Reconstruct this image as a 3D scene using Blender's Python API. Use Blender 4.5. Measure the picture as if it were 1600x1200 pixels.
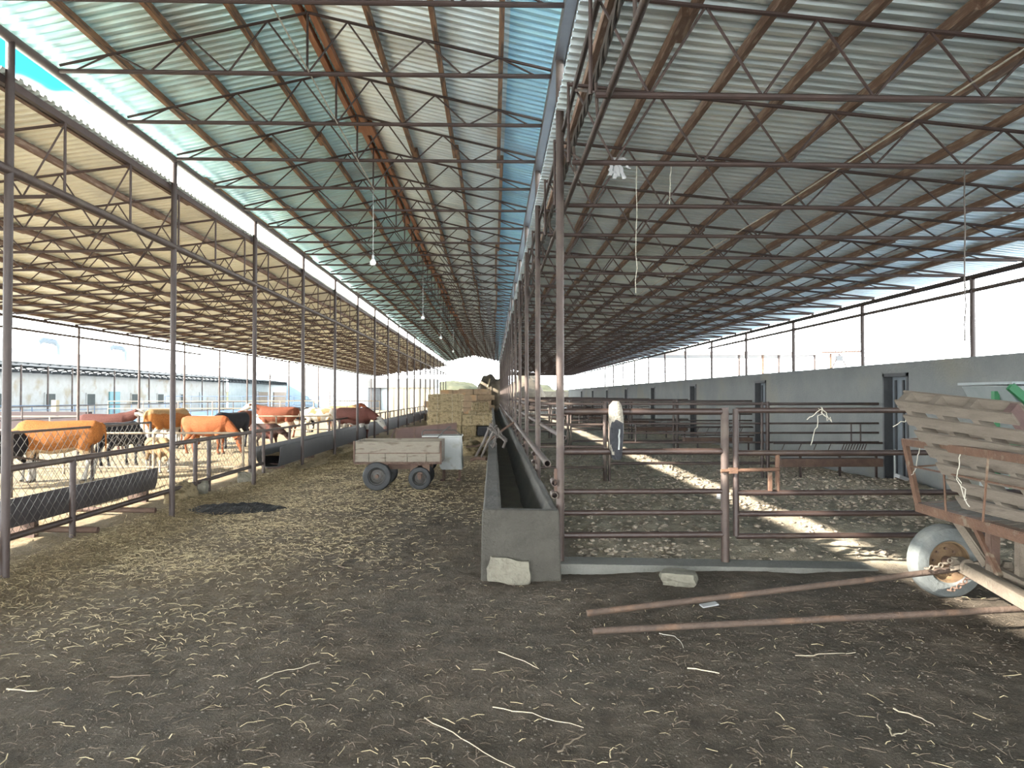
import bpy, bmesh, math, random
from math import sin, cos, pi, radians, sqrt, atan2
from mathutils import Vector, Matrix, Euler, noise
random.seed(7)
scene = bpy.context.scene
for o in list(bpy.data.objects): bpy.data.objects.remove(o)
COL = scene.collection

# ------------------------------------------------------------------ camera
F = 1150.0
H = 1.55
YAW = math.atan(30 / F); PITCH = math.atan(18 / F)
cam_d = bpy.data.cameras.new('camera'); cam = bpy.data.objects.new('camera', cam_d); COL.objects.link(cam)
cam_d.sensor_width = 36; cam_d.lens = 36 * F / 1600
cam_d.clip_start = 0.05; cam_d.clip_end = 1500
cam.location = (0, 0, H)
cam.rotation_euler = (pi / 2 + PITCH, 0, -YAW)
scene.camera = cam
RM = Euler((pi / 2 + PITCH, 0, -YAW)).to_matrix()

def ray(px, py): return RM @ Vector(((px - 800) / F, -(py - 600) / F, -1))
def G(px, py, z=0.0):
    d = ray(px, py); t = (z - H) / d.z; return Vector((d.x * t, d.y * t, z))
def P(px, py, Y):
    d = ray(px, py); t = Y / d.y; return Vector((d.x * t, Y, H + d.z * t))

# ------------------------------------------------------------------ light
w = bpy.data.worlds.new('sky'); scene.world = w; w.use_nodes = True
nt = w.node_tree; nt.nodes.clear()
out = nt.nodes.new('ShaderNodeOutputWorld'); bg = nt.nodes.new('ShaderNodeBackground')
tc = nt.nodes.new('ShaderNodeTexCoord'); sep = nt.nodes.new('ShaderNodeSeparateXYZ')
nz = nt.nodes.new('ShaderNodeTexNoise'); nz.inputs['Scale'].default_value = 2.2; nz.inputs['Detail'].default_value = 5
ad = nt.nodes.new('ShaderNodeMath'); ad.operation = 'MULTIPLY_ADD'; ad.inputs[1].default_value = 0.30
cr = nt.nodes.new('ShaderNodeValToRGB')
e = cr.color_ramp.elements
e[0].position = 0.0; e[0].color = (0.95, 0.98, 1.0, 1)
e[1].position = 1.0; e[1].color = (0.004, 0.02, 0.045, 1)
for p_, c_ in ((0.395, (0.93, 0.98, 1.0, 1)), (0.465, (0.005, 0.040, 0.055, 1)), (0.65, (0.004, 0.03, 0.055, 1))):
    k = e.new(p_); k.color = c_
nt.links.new(tc.outputs['Generated'], sep.inputs[0]); nt.links.new(tc.outputs['Generated'], nz.inputs['Vector'])
nt.links.new(nz.outputs[0], ad.inputs[0]); nt.links.new(sep.outputs[2], ad.inputs[2])
nt.links.new(ad.outputs[0], cr.inputs[0]); nt.links.new(cr.outputs[0], bg.inputs[0])
bg.inputs[1].default_value = 6.0
nt.links.new(bg.outputs[0], out.inputs[0])

SUN = Vector((1.76, 0.8, -1.0)).normalized()
sd = bpy.data.lights.new('sun', 'SUN'); sd.energy = 8.0; sd.angle = radians(0.6); sd.color = (1.0, 0.95, 0.85)
so = bpy.data.objects.new('sun', sd); COL.objects.link(so); so.location = (-30, -15, 30)
so.rotation_euler = SUN.to_track_quat('-Z', 'Y').to_euler()
vs = scene.view_settings
vs.view_transform = 'Standard'; vs.look = 'None'; vs.gamma = 1; vs.use_curve_mapping = False; vs.exposure = 2.15

# ------------------------------------------------------------------ materials
ALB = dict(red_brown_low_wall=.25, rim_steel=.28, rough_concrete=.52, kerb_concrete=.66, stained_trough_concrete=.6, pale_broken_block=.75, dung_clod=.9, earth_crumb=1, pale_straw=1.0, dark_twig=1, pale_twig=1, grey_rendered_wall=.74,
           white_glass_bulb=1, weathered_purlin_wood=.8, rusty_ridge_wood=.8, dark_purlin_wood=1, dark_truss_steel=.65, fence_wire=.25, brown_painted_pipe=.18, dusty_brown_pipe=.24, grey_brown_beam=.45,
           grey_pallet_wood=.22, dusty_cart_board=.33, grey_white_sheet=.42, dark_trough_steel=.22, grey_trough_steel=.20, rusty_angle_iron=.35, dusty_brown_shaft=.36, mud_covered_steel=.33, tyre_rubber=.32, grey_cable=.2, brown_tray_steel=.3, white_plastic=.4, pale_fleece=.38, dark_cloth=.3, pale_timber=.35, dark_door_frame=.4,
           dusty_grey_tyre=.55, rusty_rim=.32, hay=.46, old_brown_hay=.6, whitewashed_wall=.34, bright_barn_roof=.75, dark_window_pane=.2, turquoise_paint=.32, pale_blue_sheet=.6, cream_render=.6,
           charcoal_black=.25, maroon_block_wood=.35, dark_rusty_steel=.45, pale_twine=.6)
def mat(name, c1, c2=None, scale=6, rough=0.8, metal=0.0, bump=0.0, bscale=None, c3=None, t3=0.62, s3=None, coord='Object', stretch=None, detail=6):
    m = bpy.data.materials.new(name); m.use_nodes = True; n = m.node_tree; L = n.links
    b = n.nodes['Principled BSDF']; b.inputs['Roughness'].default_value = rough; b.inputs['Metallic'].default_value = metal
    c2 = c2 or tuple(x * 0.75 for x in c1); k_ = ALB.get(name, 0.5)
    c1, c2 = tuple(x * k_ for x in c1), tuple(x * k_ for x in c2)
    if c3: c3 = tuple(x * k_ for x in c3)
    t = n.nodes.new('ShaderNodeTexCoord'); src = t.outputs[coord]
    if stretch:
        mp = n.nodes.new('ShaderNodeMapping'); mp.inputs['Scale'].default_value = stretch
        L.new(src, mp.inputs[0]); src = mp.outputs[0]
    a = n.nodes.new('ShaderNodeTexNoise'); a.inputs['Scale'].default_value = scale; a.inputs['Detail'].default_value = detail
    a.inputs['Roughness'].default_value = 0.65; L.new(src, a.inputs['Vector'])
    r = n.nodes.new('ShaderNodeValToRGB'); r.color_ramp.elements[0].position = 0.32; r.color_ramp.elements[1].position = 0.68
    r.color_ramp.elements[0].color = (*c1, 1); r.color_ramp.elements[1].color = (*c2, 1); L.new(a.outputs[0], r.inputs[0])
    colr = r.outputs[0]
    if c3:
        a3 = n.nodes.new('ShaderNodeTexNoise'); a3.inputs['Scale'].default_value = s3 or scale * 0.4; a3.inputs['Detail'].default_value = 8
        L.new(src, a3.inputs['Vector'])
        r3 = n.nodes.new('ShaderNodeValToRGB'); r3.color_ramp.elements[0].position = t3 - 0.06; r3.color_ramp.elements[1].position = t3 + 0.06
        L.new(a3.outputs[0], r3.inputs[0])
        mx = n.nodes.new('ShaderNodeMix'); mx.data_type = 'RGBA'; mx.inputs[7].default_value = (*c3, 1)
        L.new(r3.outputs[0], mx.inputs[0]); L.new(colr, mx.inputs[6]); colr = mx.outputs[2]
    L.new(colr, b.inputs['Base Color'])
    if bump:
        a2 = n.nodes.new('ShaderNodeTexNoise'); a2.inputs['Scale'].default_value = bscale or scale * 4; a2.inputs['Detail'].default_value = 6
        L.new(src, a2.inputs['Vector'])
        bp = n.nodes.new('ShaderNodeBump'); bp.inputs['Strength'].default_value = bump; bp.inputs['Distance'].default_value = 0.02
        L.new(a2.outputs[0], bp.inputs['Height']); L.new(bp.outputs[0], b.inputs['Normal'])
    return m

M = {}
M['pipe'] = mat('brown_painted_pipe', (0.115, 0.060, 0.045), (0.17, 0.095, 0.068), 5, 0.55, 0.1, 0.15, 60, c3=(0.24, 0.15, 0.10), t3=0.62, s3=3)
M['pipe_dusty'] = mat('dusty_brown_pipe', (0.14, 0.085, 0.065), (0.22, 0.14, 0.105), 5, 0.65, 0.05, 0.2, 60, c3=(0.30, 0.22, 0.16), t3=0.58, s3=3)
M['truss'] = mat('dark_truss_steel', (0.050, 0.030, 0.025), (0.085, 0.05, 0.04), 4, 0.6, 0.1)
M['beam'] = mat('grey_brown_beam', (0.20, 0.15, 0.135), (0.27, 0.21, 0.185), 3, 0.5, 0.1)
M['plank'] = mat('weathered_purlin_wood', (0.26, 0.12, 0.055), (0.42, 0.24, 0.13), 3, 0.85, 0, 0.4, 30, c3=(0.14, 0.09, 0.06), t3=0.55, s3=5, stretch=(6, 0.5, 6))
M['plank_ridge'] = mat('rusty_ridge_wood', (0.36, 0.14, 0.06), (0.50, 0.24, 0.12), 3, 0.85, 0, 0.4, 30, stretch=(6, 0.5, 6))
M['concrete'] = mat('rough_concrete', (0.043, 0.038, 0.028), (0.085, 0.077, 0.060), 2.2, 0.9, 0, 0.8, 30, c3=(0.036, 0.031, 0.022), t3=0.60, s3=1.6)
M['concrete_in'] = mat('stained_trough_concrete', (0.13, 0.115, 0.09), (0.20, 0.18, 0.14), 4, 0.9, 0, 0.5, 30)
M['kerb'] = mat('kerb_concrete', (0.12, 0.118, 0.10), (0.17, 0.165, 0.145), 4, 0.9, 0, 0.5, 40)
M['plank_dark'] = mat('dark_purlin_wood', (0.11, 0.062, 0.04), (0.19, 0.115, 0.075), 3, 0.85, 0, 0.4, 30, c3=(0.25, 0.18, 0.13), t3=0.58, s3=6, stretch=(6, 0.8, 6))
M['stone'] = mat('pale_broken_block', (0.13, 0.118, 0.09), (0.185, 0.17, 0.13), 8, 0.95, 0, 0.8, 30)
M['rust'] = mat('rusty_angle_iron', (0.20, 0.095, 0.055), (0.32, 0.17, 0.095), 9, 0.8, 0.1, 0.4, 50, c3=(0.40, 0.31, 0.21), t3=0.62, s3=11)
M['shaft'] = mat('dusty_brown_shaft', (0.13, 0.085, 0.06), (0.20, 0.13, 0.09), 9, 0.8, 0.05, 0.4, 50, c3=(0.26, 0.15, 0.09), t3=0.6, s3=5)
M['rust_dark'] = mat('dark_rusty_steel', (0.12, 0.065, 0.045), (0.20, 0.12, 0.08), 7, 0.8, 0.1, 0.3, 50)
M['mudsteel'] = mat('mud_covered_steel', (0.26, 0.20, 0.145), (0.36, 0.29, 0.21), 7, 0.9, 0, 0.5, 40)
M['wood'] = mat('grey_pallet_wood', (0.33, 0.26, 0.19), (0.45, 0.37, 0.28), 5, 0.9, 0, 0.4, 40, c3=(0.24, 0.18, 0.13), t3=0.62, s3=4, stretch=(1, 1, 4))
M['wood_cart'] = mat('dusty_cart_board', (0.36, 0.31, 0.24), (0.46, 0.40, 0.31), 5, 0.9, 0, 0.3, 40, c3=(0.24, 0.19, 0.14), t3=0.62, s3=5, stretch=(1, 1, 4))
M['wood_red'] = mat('maroon_block_wood', (0.12, 0.06, 0.055), (0.2, 0.12, 0.10), 9, 0.9)
M['rubber'] = mat('tyre_rubber', (0.035, 0.037, 0.04), (0.07, 0.073, 0.075), 8, 0.75, 0, 0.3, 40)
M['rubber_grey'] = mat('dusty_grey_tyre', (0.12, 0.13, 0.125), (0.19, 0.20, 0.19), 6, 0.9, 0, 0.3, 40, c3=(0.25, 0.25, 0.22), t3=0.6)
M['rim'] = mat('rim_steel', (0.12, 0.11, 0.10), (0.2, 0.19, 0.17), 8, 0.6, 0.4)
M['rim_rust'] = mat('rusty_rim', (0.22, 0.12, 0.06), (0.42, 0.27, 0.13), 8, 0.85, 0.1, 0.3, 50)
M['whitebox'] = mat('grey_white_sheet', (0.50, 0.52, 0.50), (0.62, 0.64, 0.62), 3, 0.5, 0.1, 0.1, 20, c3=(0.40, 0.38, 0.33), t3=0.63, s3=5)
M['browntray'] = mat('brown_tray_steel', (0.17, 0.085, 0.065), (0.24, 0.13, 0.10), 4, 0.7, 0.1)
M['trough_steel'] = mat('dark_trough_steel', (0.105, 0.085, 0.09), (0.16, 0.135, 0.14), 4, 0.6, 0.2, 0.15, 20)
M['trough_long'] = mat('grey_trough_steel', (0.13, 0.125, 0.13), (0.20, 0.19, 0.19), 4, 0.6, 0.2, 0.15, 20)
M['wire'] = mat('fence_wire', (0.20, 0.18, 0.15), (0.28, 0.25, 0.2), 8, 0.6, 0.4)
M['hay'] = mat('hay', (0.30, 0.215, 0.11), (0.54, 0.42, 0.235), 26, 0.95, 0, 1.0, 60, c3=(0.20, 0.15, 0.065), t3=0.56, s3=9, stretch=(1, 1, 1.5))
M['hay_old'] = mat('old_brown_hay', (0.24, 0.165, 0.10), (0.36, 0.25, 0.15), 8, 0.95, 0, 1.0, 30, c3=(0.42, 0.25, 0.12), t3=0.6, s3=1.2)
M['haystack'] = mat('dark_haystack', (0.13, 0.10, 0.07), (0.20, 0.16, 0.11), 3, 0.95, 0, 1.0, 12)
M['straw'] = mat('pale_straw', (0.32, 0.25, 0.14), (0.46, 0.38, 0.23), 40, 0.8)
M['twig'] = mat('pale_twig', (0.34, 0.28, 0.19), (0.44, 0.38, 0.28), 20, 0.8)
M['twig_dark'] = mat('dark_twig', (0.10, 0.075, 0.05), (0.16, 0.12, 0.085), 20, 0.85)
M['clod'] = mat('dung_clod', (0.20, 0.165, 0.125), (0.36, 0.30, 0.23), 9, 0.95, 0, 0.8, 50)
M['crumb'] = mat('earth_crumb', (0.055, 0.045, 0.034), (0.12, 0.10, 0.078), 9, 0.95)
M['black'] = mat('charcoal_black', (0.014, 0.015, 0.018), (0.04, 0.042, 0.05), 14, 0.75, 0, 0.8, 40)
M['rope'] = mat('pale_twine', (0.50, 0.46, 0.36), (0.62, 0.58, 0.48), 20, 0.9)
M['cable'] = mat('grey_cable', (0.22, 0.18, 0.15), (0.35, 0.29, 0.24), 10, 0.7)
M['whiteplastic'] = mat('white_plastic', (0.72, 0.72, 0.72), (0.6, 0.6, 0.6), 4, 0.4)
M['cloth_dark'] = mat('dark_cloth', (0.03, 0.032, 0.04), (0.075, 0.075, 0.085), 12, 0.95, 0, 0.7, 40)
M['cloth_pale'] = mat('pale_fleece', (0.45, 0.40, 0.31), (0.60, 0.54, 0.44), 24, 0.95, 0, 1.0, 60)
M['green'] = mat('green_paint', (0.035, 0.19, 0.075), (0.05, 0.25, 0.10), 4, 0.5)
M['greysheet'] = mat('grey_sheet', (0.36, 0.40, 0.40), (0.46, 0.50, 0.50), 3, 0.5, 0.2)
M['doorframe'] = mat('dark_door_frame', (0.075, 0.08, 0.085), (0.11, 0.115, 0.12), 4, 0.5, 0.2)
M['doorleaf'] = mat('blue_grey_door_leaf', (0.19, 0.225, 0.25), (0.25, 0.285, 0.31), 4, 0.5, 0.2)
M['whitewash'] = mat('whitewashed_wall', (0.62, 0.60, 0.55), (0.74, 0.73, 0.70), 1.5, 0.95, 0, 0.2, 10, c3=(0.55, 0.47, 0.36), t3=0.6, s3=0.9)
M['barnroof'] = mat('bright_barn_roof', (0.70, 0.71, 0.70), (0.78, 0.78, 0.78), 0.5, 0.5)
M['window_dark'] = mat('dark_window_pane', (0.12, 0.14, 0.13), (0.18, 0.20, 0.18), 2, 0.95)
M['turquoise'] = mat('turquoise_paint', (0.12, 0.38, 0.42), (0.16, 0.45, 0.50), 3, 0.6)
M['palemetal'] = mat('pale_blue_sheet', (0.55, 0.64, 0.70), (0.64, 0.72, 0.77), 1.5, 0.5, 0.1)
M['greycorr'] = mat('grey_corrugated', (0.36, 0.40, 0.40), (0.46, 0.50, 0.50), 1.5, 0.6, 0.1)
M['cream'] = mat('cream_render', (0.58, 0.50, 0.36), (0.68, 0.60, 0.45), 1.0, 0.9)
M['greyband'] = mat('grey_parapet', (0.22, 0.21, 0.20), (0.28, 0.27, 0.25), 1.0, 0.9)
M['tan'] = mat('tan_panel', (0.30, 0.22, 0.16), (0.36, 0.27, 0.20), 1.0, 0.9)
M['redbrown'] = mat('red_brown_low_wall', (0.085, 0.045, 0.042), (0.12, 0.07, 0.065), 1.0, 0.9)
M['palewood'] = mat('pale_timber', (0.55, 0.42, 0.25), (0.65, 0.52, 0.33), 4, 0.85)
M['foliage'] = mat('distant_foliage', (0.09, 0.10, 0.05), (0.16, 0.15, 0.09), 0.8, 0.95)
M['hoof'] = mat('dark_hoof', (0.03, 0.025, 0.02), None, 8, 0.5)
M['bulb'] = mat('white_glass_bulb', (0.85, 0.85, 0.83), (0.8, 0.8, 0.8), 4, 0.15)

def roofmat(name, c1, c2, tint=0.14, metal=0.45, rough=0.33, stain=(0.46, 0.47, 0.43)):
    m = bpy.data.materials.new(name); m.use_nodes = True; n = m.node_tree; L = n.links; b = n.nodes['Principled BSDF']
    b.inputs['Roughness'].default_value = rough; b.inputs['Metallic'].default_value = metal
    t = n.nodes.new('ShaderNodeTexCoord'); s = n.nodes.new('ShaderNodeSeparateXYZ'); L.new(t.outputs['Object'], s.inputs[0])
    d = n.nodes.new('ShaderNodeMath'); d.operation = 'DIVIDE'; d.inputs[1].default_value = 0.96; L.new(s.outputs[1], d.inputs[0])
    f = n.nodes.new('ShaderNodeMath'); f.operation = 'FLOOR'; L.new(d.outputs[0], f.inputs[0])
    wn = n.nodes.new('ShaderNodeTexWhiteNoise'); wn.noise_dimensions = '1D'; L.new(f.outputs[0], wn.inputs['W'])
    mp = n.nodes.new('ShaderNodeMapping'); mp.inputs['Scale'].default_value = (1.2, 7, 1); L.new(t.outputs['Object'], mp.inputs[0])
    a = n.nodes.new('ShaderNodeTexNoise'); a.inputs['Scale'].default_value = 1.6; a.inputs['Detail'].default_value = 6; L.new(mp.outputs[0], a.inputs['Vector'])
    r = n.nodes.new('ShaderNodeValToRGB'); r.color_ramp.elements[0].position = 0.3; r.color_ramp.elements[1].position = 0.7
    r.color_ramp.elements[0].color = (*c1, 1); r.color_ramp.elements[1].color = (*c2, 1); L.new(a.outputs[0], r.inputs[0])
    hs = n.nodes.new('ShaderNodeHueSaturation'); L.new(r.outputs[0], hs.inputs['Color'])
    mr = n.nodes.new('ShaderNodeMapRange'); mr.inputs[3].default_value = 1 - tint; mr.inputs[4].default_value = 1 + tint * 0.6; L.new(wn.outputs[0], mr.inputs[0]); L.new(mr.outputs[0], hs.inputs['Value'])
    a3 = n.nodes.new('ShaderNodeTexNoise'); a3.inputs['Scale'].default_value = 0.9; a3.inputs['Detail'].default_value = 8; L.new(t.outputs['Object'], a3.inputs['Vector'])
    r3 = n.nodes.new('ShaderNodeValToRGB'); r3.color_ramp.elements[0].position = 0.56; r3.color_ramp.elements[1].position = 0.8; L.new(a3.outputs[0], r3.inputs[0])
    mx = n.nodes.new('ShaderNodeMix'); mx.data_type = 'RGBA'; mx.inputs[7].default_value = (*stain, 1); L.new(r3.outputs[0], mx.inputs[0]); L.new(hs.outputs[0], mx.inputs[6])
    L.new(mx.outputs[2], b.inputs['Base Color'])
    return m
M['roof_mid'] = roofmat('galvanised_sheet_cool_light', (0.62, 0.93, 1.0), (0.76, 1.0, 1.0))  # cool cyan light on this slope is painted into the sheet colour
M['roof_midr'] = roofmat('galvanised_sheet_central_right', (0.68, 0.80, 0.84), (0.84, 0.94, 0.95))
M['roof_left_bounce'] = roofmat('galvanised_sheet_yellow_bounce', (0.74, 0.76, 0.66), (0.88, 0.90, 0.80), metal=0.25, rough=0.38)  # yellow bounce from the straw yard partly painted into the sheet colour
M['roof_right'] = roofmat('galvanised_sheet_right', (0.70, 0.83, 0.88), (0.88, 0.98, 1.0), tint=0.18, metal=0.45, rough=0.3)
M['roof_sky_tint'] = roofmat('sky_tinted_sheet', (0.45, 0.78, 1.0), (0.55, 0.88, 1.0), stain=(0.3, 0.4, 0.5))  # blue of reflected sky light painted into this strip of sheet

# ------------------------------------------------------------------ mesh helpers
ORG = {}
def tag(o, label=None, cat=None, group=None, kind=None):
    if label: o['label'] = label
    if cat: o['category'] = cat
    if group: o['group'] = group
    if kind: o['kind'] = kind
    return o

def thing(name, loc, label, cat, group=None, kind=None):
    o = bpy.data.objects.new(name, None); COL.objects.link(o); o.location = loc; o.empty_display_size = 0.1
    ORG[o.name] = Vector(loc)
    return tag(o, label, cat, group, kind)

class MB:
    def __init__(s): s.v = []; s.f = []
    def add(s, vs_, fs):
        k = len(s.v); s.v += [Vector(v) for v in vs_]; s.f += [tuple(i + k for i in f) for f in fs]; return s
    def box(s, c, size, rot=None):
        x, y, z = (q / 2 for q in size); c = Vector(c)
        vv = [Vector((a * x, b * y, d * z)) for d in (-1, 1) for b in (-1, 1) for a in (-1, 1)]
        if rot is not None: vv = [rot @ v for v in vv]
        return s.add([c + v for v in vv], [(0, 2, 3, 1), (4, 5, 7, 6), (0, 1, 5, 4), (2, 6, 7, 3), (0, 4, 6, 2), (1, 3, 7, 5)])
    def bx(s, x0, x1, y0, y1, z0, z1): return s.box(((x0 + x1) / 2, (y0 + y1) / 2, (z0 + z1) / 2), (x1 - x0, y1 - y0, z1 - z0))
    def bar(s, p0, p1, wd, ht, up=(0, 0, 1)):
        p0 = Vector(p0); p1 = Vector(p1); d = p1 - p0; L = d.length; d = d.normalized(); up = Vector(up)
        sd_ = d.cross(up)
        if sd_.length < 1e-4: sd_ = d.cross(Vector((1, 0, 0)))
        sd_.normalize(); u = sd_.cross(d).normalized()
        return s.box((p0 + p1) / 2, (L, wd, ht), Matrix((d, sd_, u)).transposed())
    def angle(s, p0, p1, w_, t, a, b):
        a = Vector(a).normalized(); b = Vector(b).normalized(); p0 = Vector(p0); p1 = Vector(p1)
        s.bar(p0 + a * w_ / 2, p1 + a * w_ / 2, w_, t, up=b); s.bar(p0 + b * w_ / 2, p1 + b * w_ / 2, w_, t, up=a); return s
    def tube(s, pts, r, n=8, caps=True, closed=False):
        pts = [Vector(p) for p in pts]; m = len(pts); rr = r if isinstance(r, (list, tuple)) else [r] * m
        k = len(s.v); prev = None
        for i, p in enumerate(pts):
            d = (pts[min(i + 1, m - 1)] - pts[max(i - 1, 0)]) if not closed else (pts[(i + 1) % m] - pts[i - 1])
            d.normalize()
            if prev is None:
                a = d.cross(Vector((0, 0, 1)));
                if a.length < 0.05: a = d.cross(Vector((0, 1, 0)))
            else: a = prev - d * prev.dot(d)
            a.normalize(); prev = a; b = d.cross(a)
            for j in range(n):
                t = 2 * pi * (j + 0.5) / n; s.v.append(p + (a * cos(t) + b * sin(t)) * rr[i])
        for i in range(m if closed else m - 1):
            i2 = (i + 1) % m
            for j in range(n):
                j2 = (j + 1) % n
                s.f.append((k + i * n + j, k + i * n + j2, k + i2 * n + j2, k + i2 * n + j))
        if caps and not closed:
            s.f.append(tuple(k + j for j in range(n))[::-1]); s.f.append(tuple(k + (m - 1) * n + j for j in range(n)))
        return s
    def cyl(s, p0, p1, r, n=10): return s.tube([p0, p1], r, n)
    def hollow(s, p0, p1, r, t=0.008, n=14):
        "pipe with an open end at p0"
        p0 = Vector(p0); p1 = Vector(p1); d = (p1 - p0).normalized()
        s.tube([p0, p1], [r, r], n, caps=False); s.tube([p0, p0 + d * 0.0005], [r, r - t], n, caps=False)
        q = min(.5, (p1 - p0).length * .93)
        s.tube([p0, p0 + d * q], [r - t, r - t], n, caps=False)
        s.tube([p0 + d * q, p0 + d * (q + .001)], [r - t, 0.001], n); return s
    def torus(s, c, R, r, ax='Y', n=28, m=10, sx=1.0):
        c = Vector(c); k = len(s.v)
        for i in range(n):
            a = 2 * pi * i / n
            for j in range(m):
                b = 2 * pi * j / m; q = R + r * cos(b); h = r * sin(b) * sx
                v = {'Y': Vector((q * cos(a), h, q * sin(a))), 'X': Vector((h, q * cos(a), q * sin(a))), 'Z': Vector((q * cos(a), q * sin(a), h))}[ax]
                s.v.append(c + v)
        for i in range(n):
            for j in range(m):
                s.f.append((k + i * m + j, k + ((i + 1) % n) * m + j, k + ((i + 1) % n) * m + (j + 1) % m, k + i * m + (j + 1) % m))
        return s
    def lathe(s, c, prof, ax='Y', n=28):
        c = Vector(c); k = len(s.v); m = len(prof)
        for i in range(n):
            a = 2 * pi * i / n
            for r, h in prof:
                v = {'Y': Vector((r * cos(a), h, r * sin(a))), 'Z': Vector((r * cos(a), r * sin(a), h))}[ax]; s.v.append(c + v)
        for i in range(n):
            for j in range(m - 1):
                s.f.append((k + i * m + j, k + ((i + 1) % n) * m + j, k + ((i + 1) % n) * m + j + 1, k + i * m + j + 1))
        return s
    def loft(s, rings, n=14):
        "rings: (center, half_width_vector, half_height_vector)"
        k = len(s.v); m = len(rings)
        for c, a, b in rings:
            c = Vector(c); a = Vector(a); b = Vector(b)
            for j in range(n):
                t = 2 * pi * j / n; s.v.append(c + a * cos(t) + b * sin(t))
        for i in range(m - 1):
            for j in range(n):
                j2 = (j + 1) % n; s.f.append((k + i * n + j, k + i * n + j2, k + (i + 1) * n + j2, k + (i + 1) * n + j))
        s.f.append(tuple(k + j for j in range(n))[::-1]); s.f.append(tuple(k + (m - 1) * n + j for j in range(n))); return s
    def extr(s, poly, axis, a0, a1):
        "extrude 2D polygon; axis 'Y': poly in (x,z)"
        n = len(poly)
        def p(q, a): return {'Y': Vector((q[0], a, q[1])), 'X': Vector((a, q[0], q[1]))}[axis]
        vv = [p(q, a0) for q in poly] + [p(q, a1) for q in poly]
        return s.add(vv, [tuple(range(n)), tuple(range(2 * n - 1, n - 1, -1))] + [(i, i + n, (i + 1) % n + n, (i + 1) % n) for i in range(n)])
    def mesh(s, name, m, smooth=False, org=Vector((0, 0, 0))):
        me = bpy.data.meshes.new(name); me.from_pydata([tuple(v - org) for v in s.v], [], s.f); me.update()
        if m: me.materials.append(m)
        b = bmesh.new(); b.from_mesh(me); bmesh.ops.recalc_face_normals(b, faces=b.faces); b.to_mesh(me); b.free()
        if smooth: me.polygons.foreach_set('use_smooth', [True] * len(me.polygons))
        return me
    def build(s, name, m, parent=None, smooth=False, bevel=0, org=None):
        if parent is not None: o_ = ORG[parent.name]
        elif org is not None: o_ = Vector(org)
        else:
            xs = [v.x for v in s.v]; ys = [v.y for v in s.v]; zs = [v.z for v in s.v]
            o_ = Vector(((min(xs) + max(xs)) / 2, (min(ys) + max(ys)) / 2, min(zs)))
        me = s.mesh(name, M[m] if isinstance(m, str) else m, smooth, o_)
        if smooth:
            try: me.set_sharp_from_angle(angle=radians(40))
            except Exception: pass
        o = bpy.data.objects.new(name, me); COL.objects.link(o); ORG[o.name] = o_.copy()
        if parent is not None: o.parent = parent
        else: o.location = o_
        if bevel:
            b = o.modifiers.new('bevel', 'BEVEL'); b.width = bevel; b.segments = 2; b.limit_method = 'ANGLE'
        return o

KIDS = {}
def kids(o): return [c for c in bpy.data.objects if c.parent == o]
def copy_tree(o, loc=None, parent=None, rz=None, scale=None, label=None, cache={}):
    c = o.copy(); COL.objects.link(c)
    if parent: c.parent = parent
    if loc is not None: c.location = loc
    if rz is not None: c.rotation_euler.z = rz
    if scale is not None: c.scale = scale
    if label: c['label'] = label
    ORG[c.name] = Vector(c.location)
    if o.name not in cache: cache[o.name] = kids(o)
    for ch in cache[o.name]: copy_tree(ch, parent=c)
    return c

WORDS = ['first', 'second', 'third', 'fourth', 'fifth', 'sixth', 'seventh', 'eighth', 'ninth', 'tenth', 'eleventh', 'twelfth', 'thirteenth', 'fourteenth', 'fifteenth', 'sixteenth', 'seventeenth', 'eighteenth', 'nineteenth', 'twentieth']

# key dimensions
XL, XR = -4.12, 0.60          # central aisle column lines
XLO, XRO = -10.6, 7.09        # outer column lines
BAY = 3.24; YEND = 68.0; YBEG = -7.0
LY0 = 6.35                    # first left column in view
RY0 = 6.55

# ------------------------------------------------------------------ floor
def frac(v, a, b): return max(0, min(1, (v - a) / (b - a)))
def ground_z(x, y):
    z = 0.022 * noise.noise(Vector((x * 1.3, y * 1.3, 0))) + 0.008 * noise.noise(Vector((x * 14, y * 14, 1))) * (y < 9) + 0.010 * noise.noise(Vector((x * 6, y * 6, 3)))
    pen = frac(x, 0.75, 1.1) * frac(y, 6.6, 7.0) * (1 - frac(x, 6.9, 7.05)) * (1 - frac(y, 64, 68))
    if pen > 0:
        q = 0.03 + 0.05 * noise.noise(Vector((x * 0.9, y * 0.9, 9))) + 0.035 * noise.noise(Vector((x * 4, y * 4, 5))) + 0.02 * noise.noise(Vector((x * 11, y * 11, 2)))
        z += pen * q
        z += pen * 0.16 * math.exp(-((x - 5.9) ** 2 / 1.6 + (y - 12.0) ** 2 / 1.2))
    yard = 1 - frac(x, -5.2, -4.9)
    z += yard * 0.02 * noise.noise(Vector((x * 3, y * 3, 8)))
    return z
def axis_vals(segs):
    out_ = []
    for a, b, st in segs:
        n = max(1, int(round((b - a) / st))); out_ += [a + (b - a) * i / n for i in range(n)]
    out_.append(segs[-1][1]); return out_
gx = axis_vals([(-400, -60, 40), (-60, -16, 4), (-16, -6, 0.25), (-6, 4.6, 0.05), (4.6, 7.4, 0.08), (7.4, 20, 2), (20, 400, 40)])
gy = axis_vals([(-60, -6, 6), (-6, 2.6, 0.3), (2.6, 8, 0.05), (8, 16, 0.09), (16, 30, 0.25), (30, 70, 1.0), (70, 130, 6), (130, 900, 70)])
vv = [(x, y, ground_z(x, y)) for y in gy for x in gx]
nx = len(gx); ff = [(j * nx + i, j * nx + i + 1, (j + 1) * nx + i + 1, (j + 1) * nx + i) for j in range(len(gy) - 1) for i in range(nx - 1)]
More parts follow.
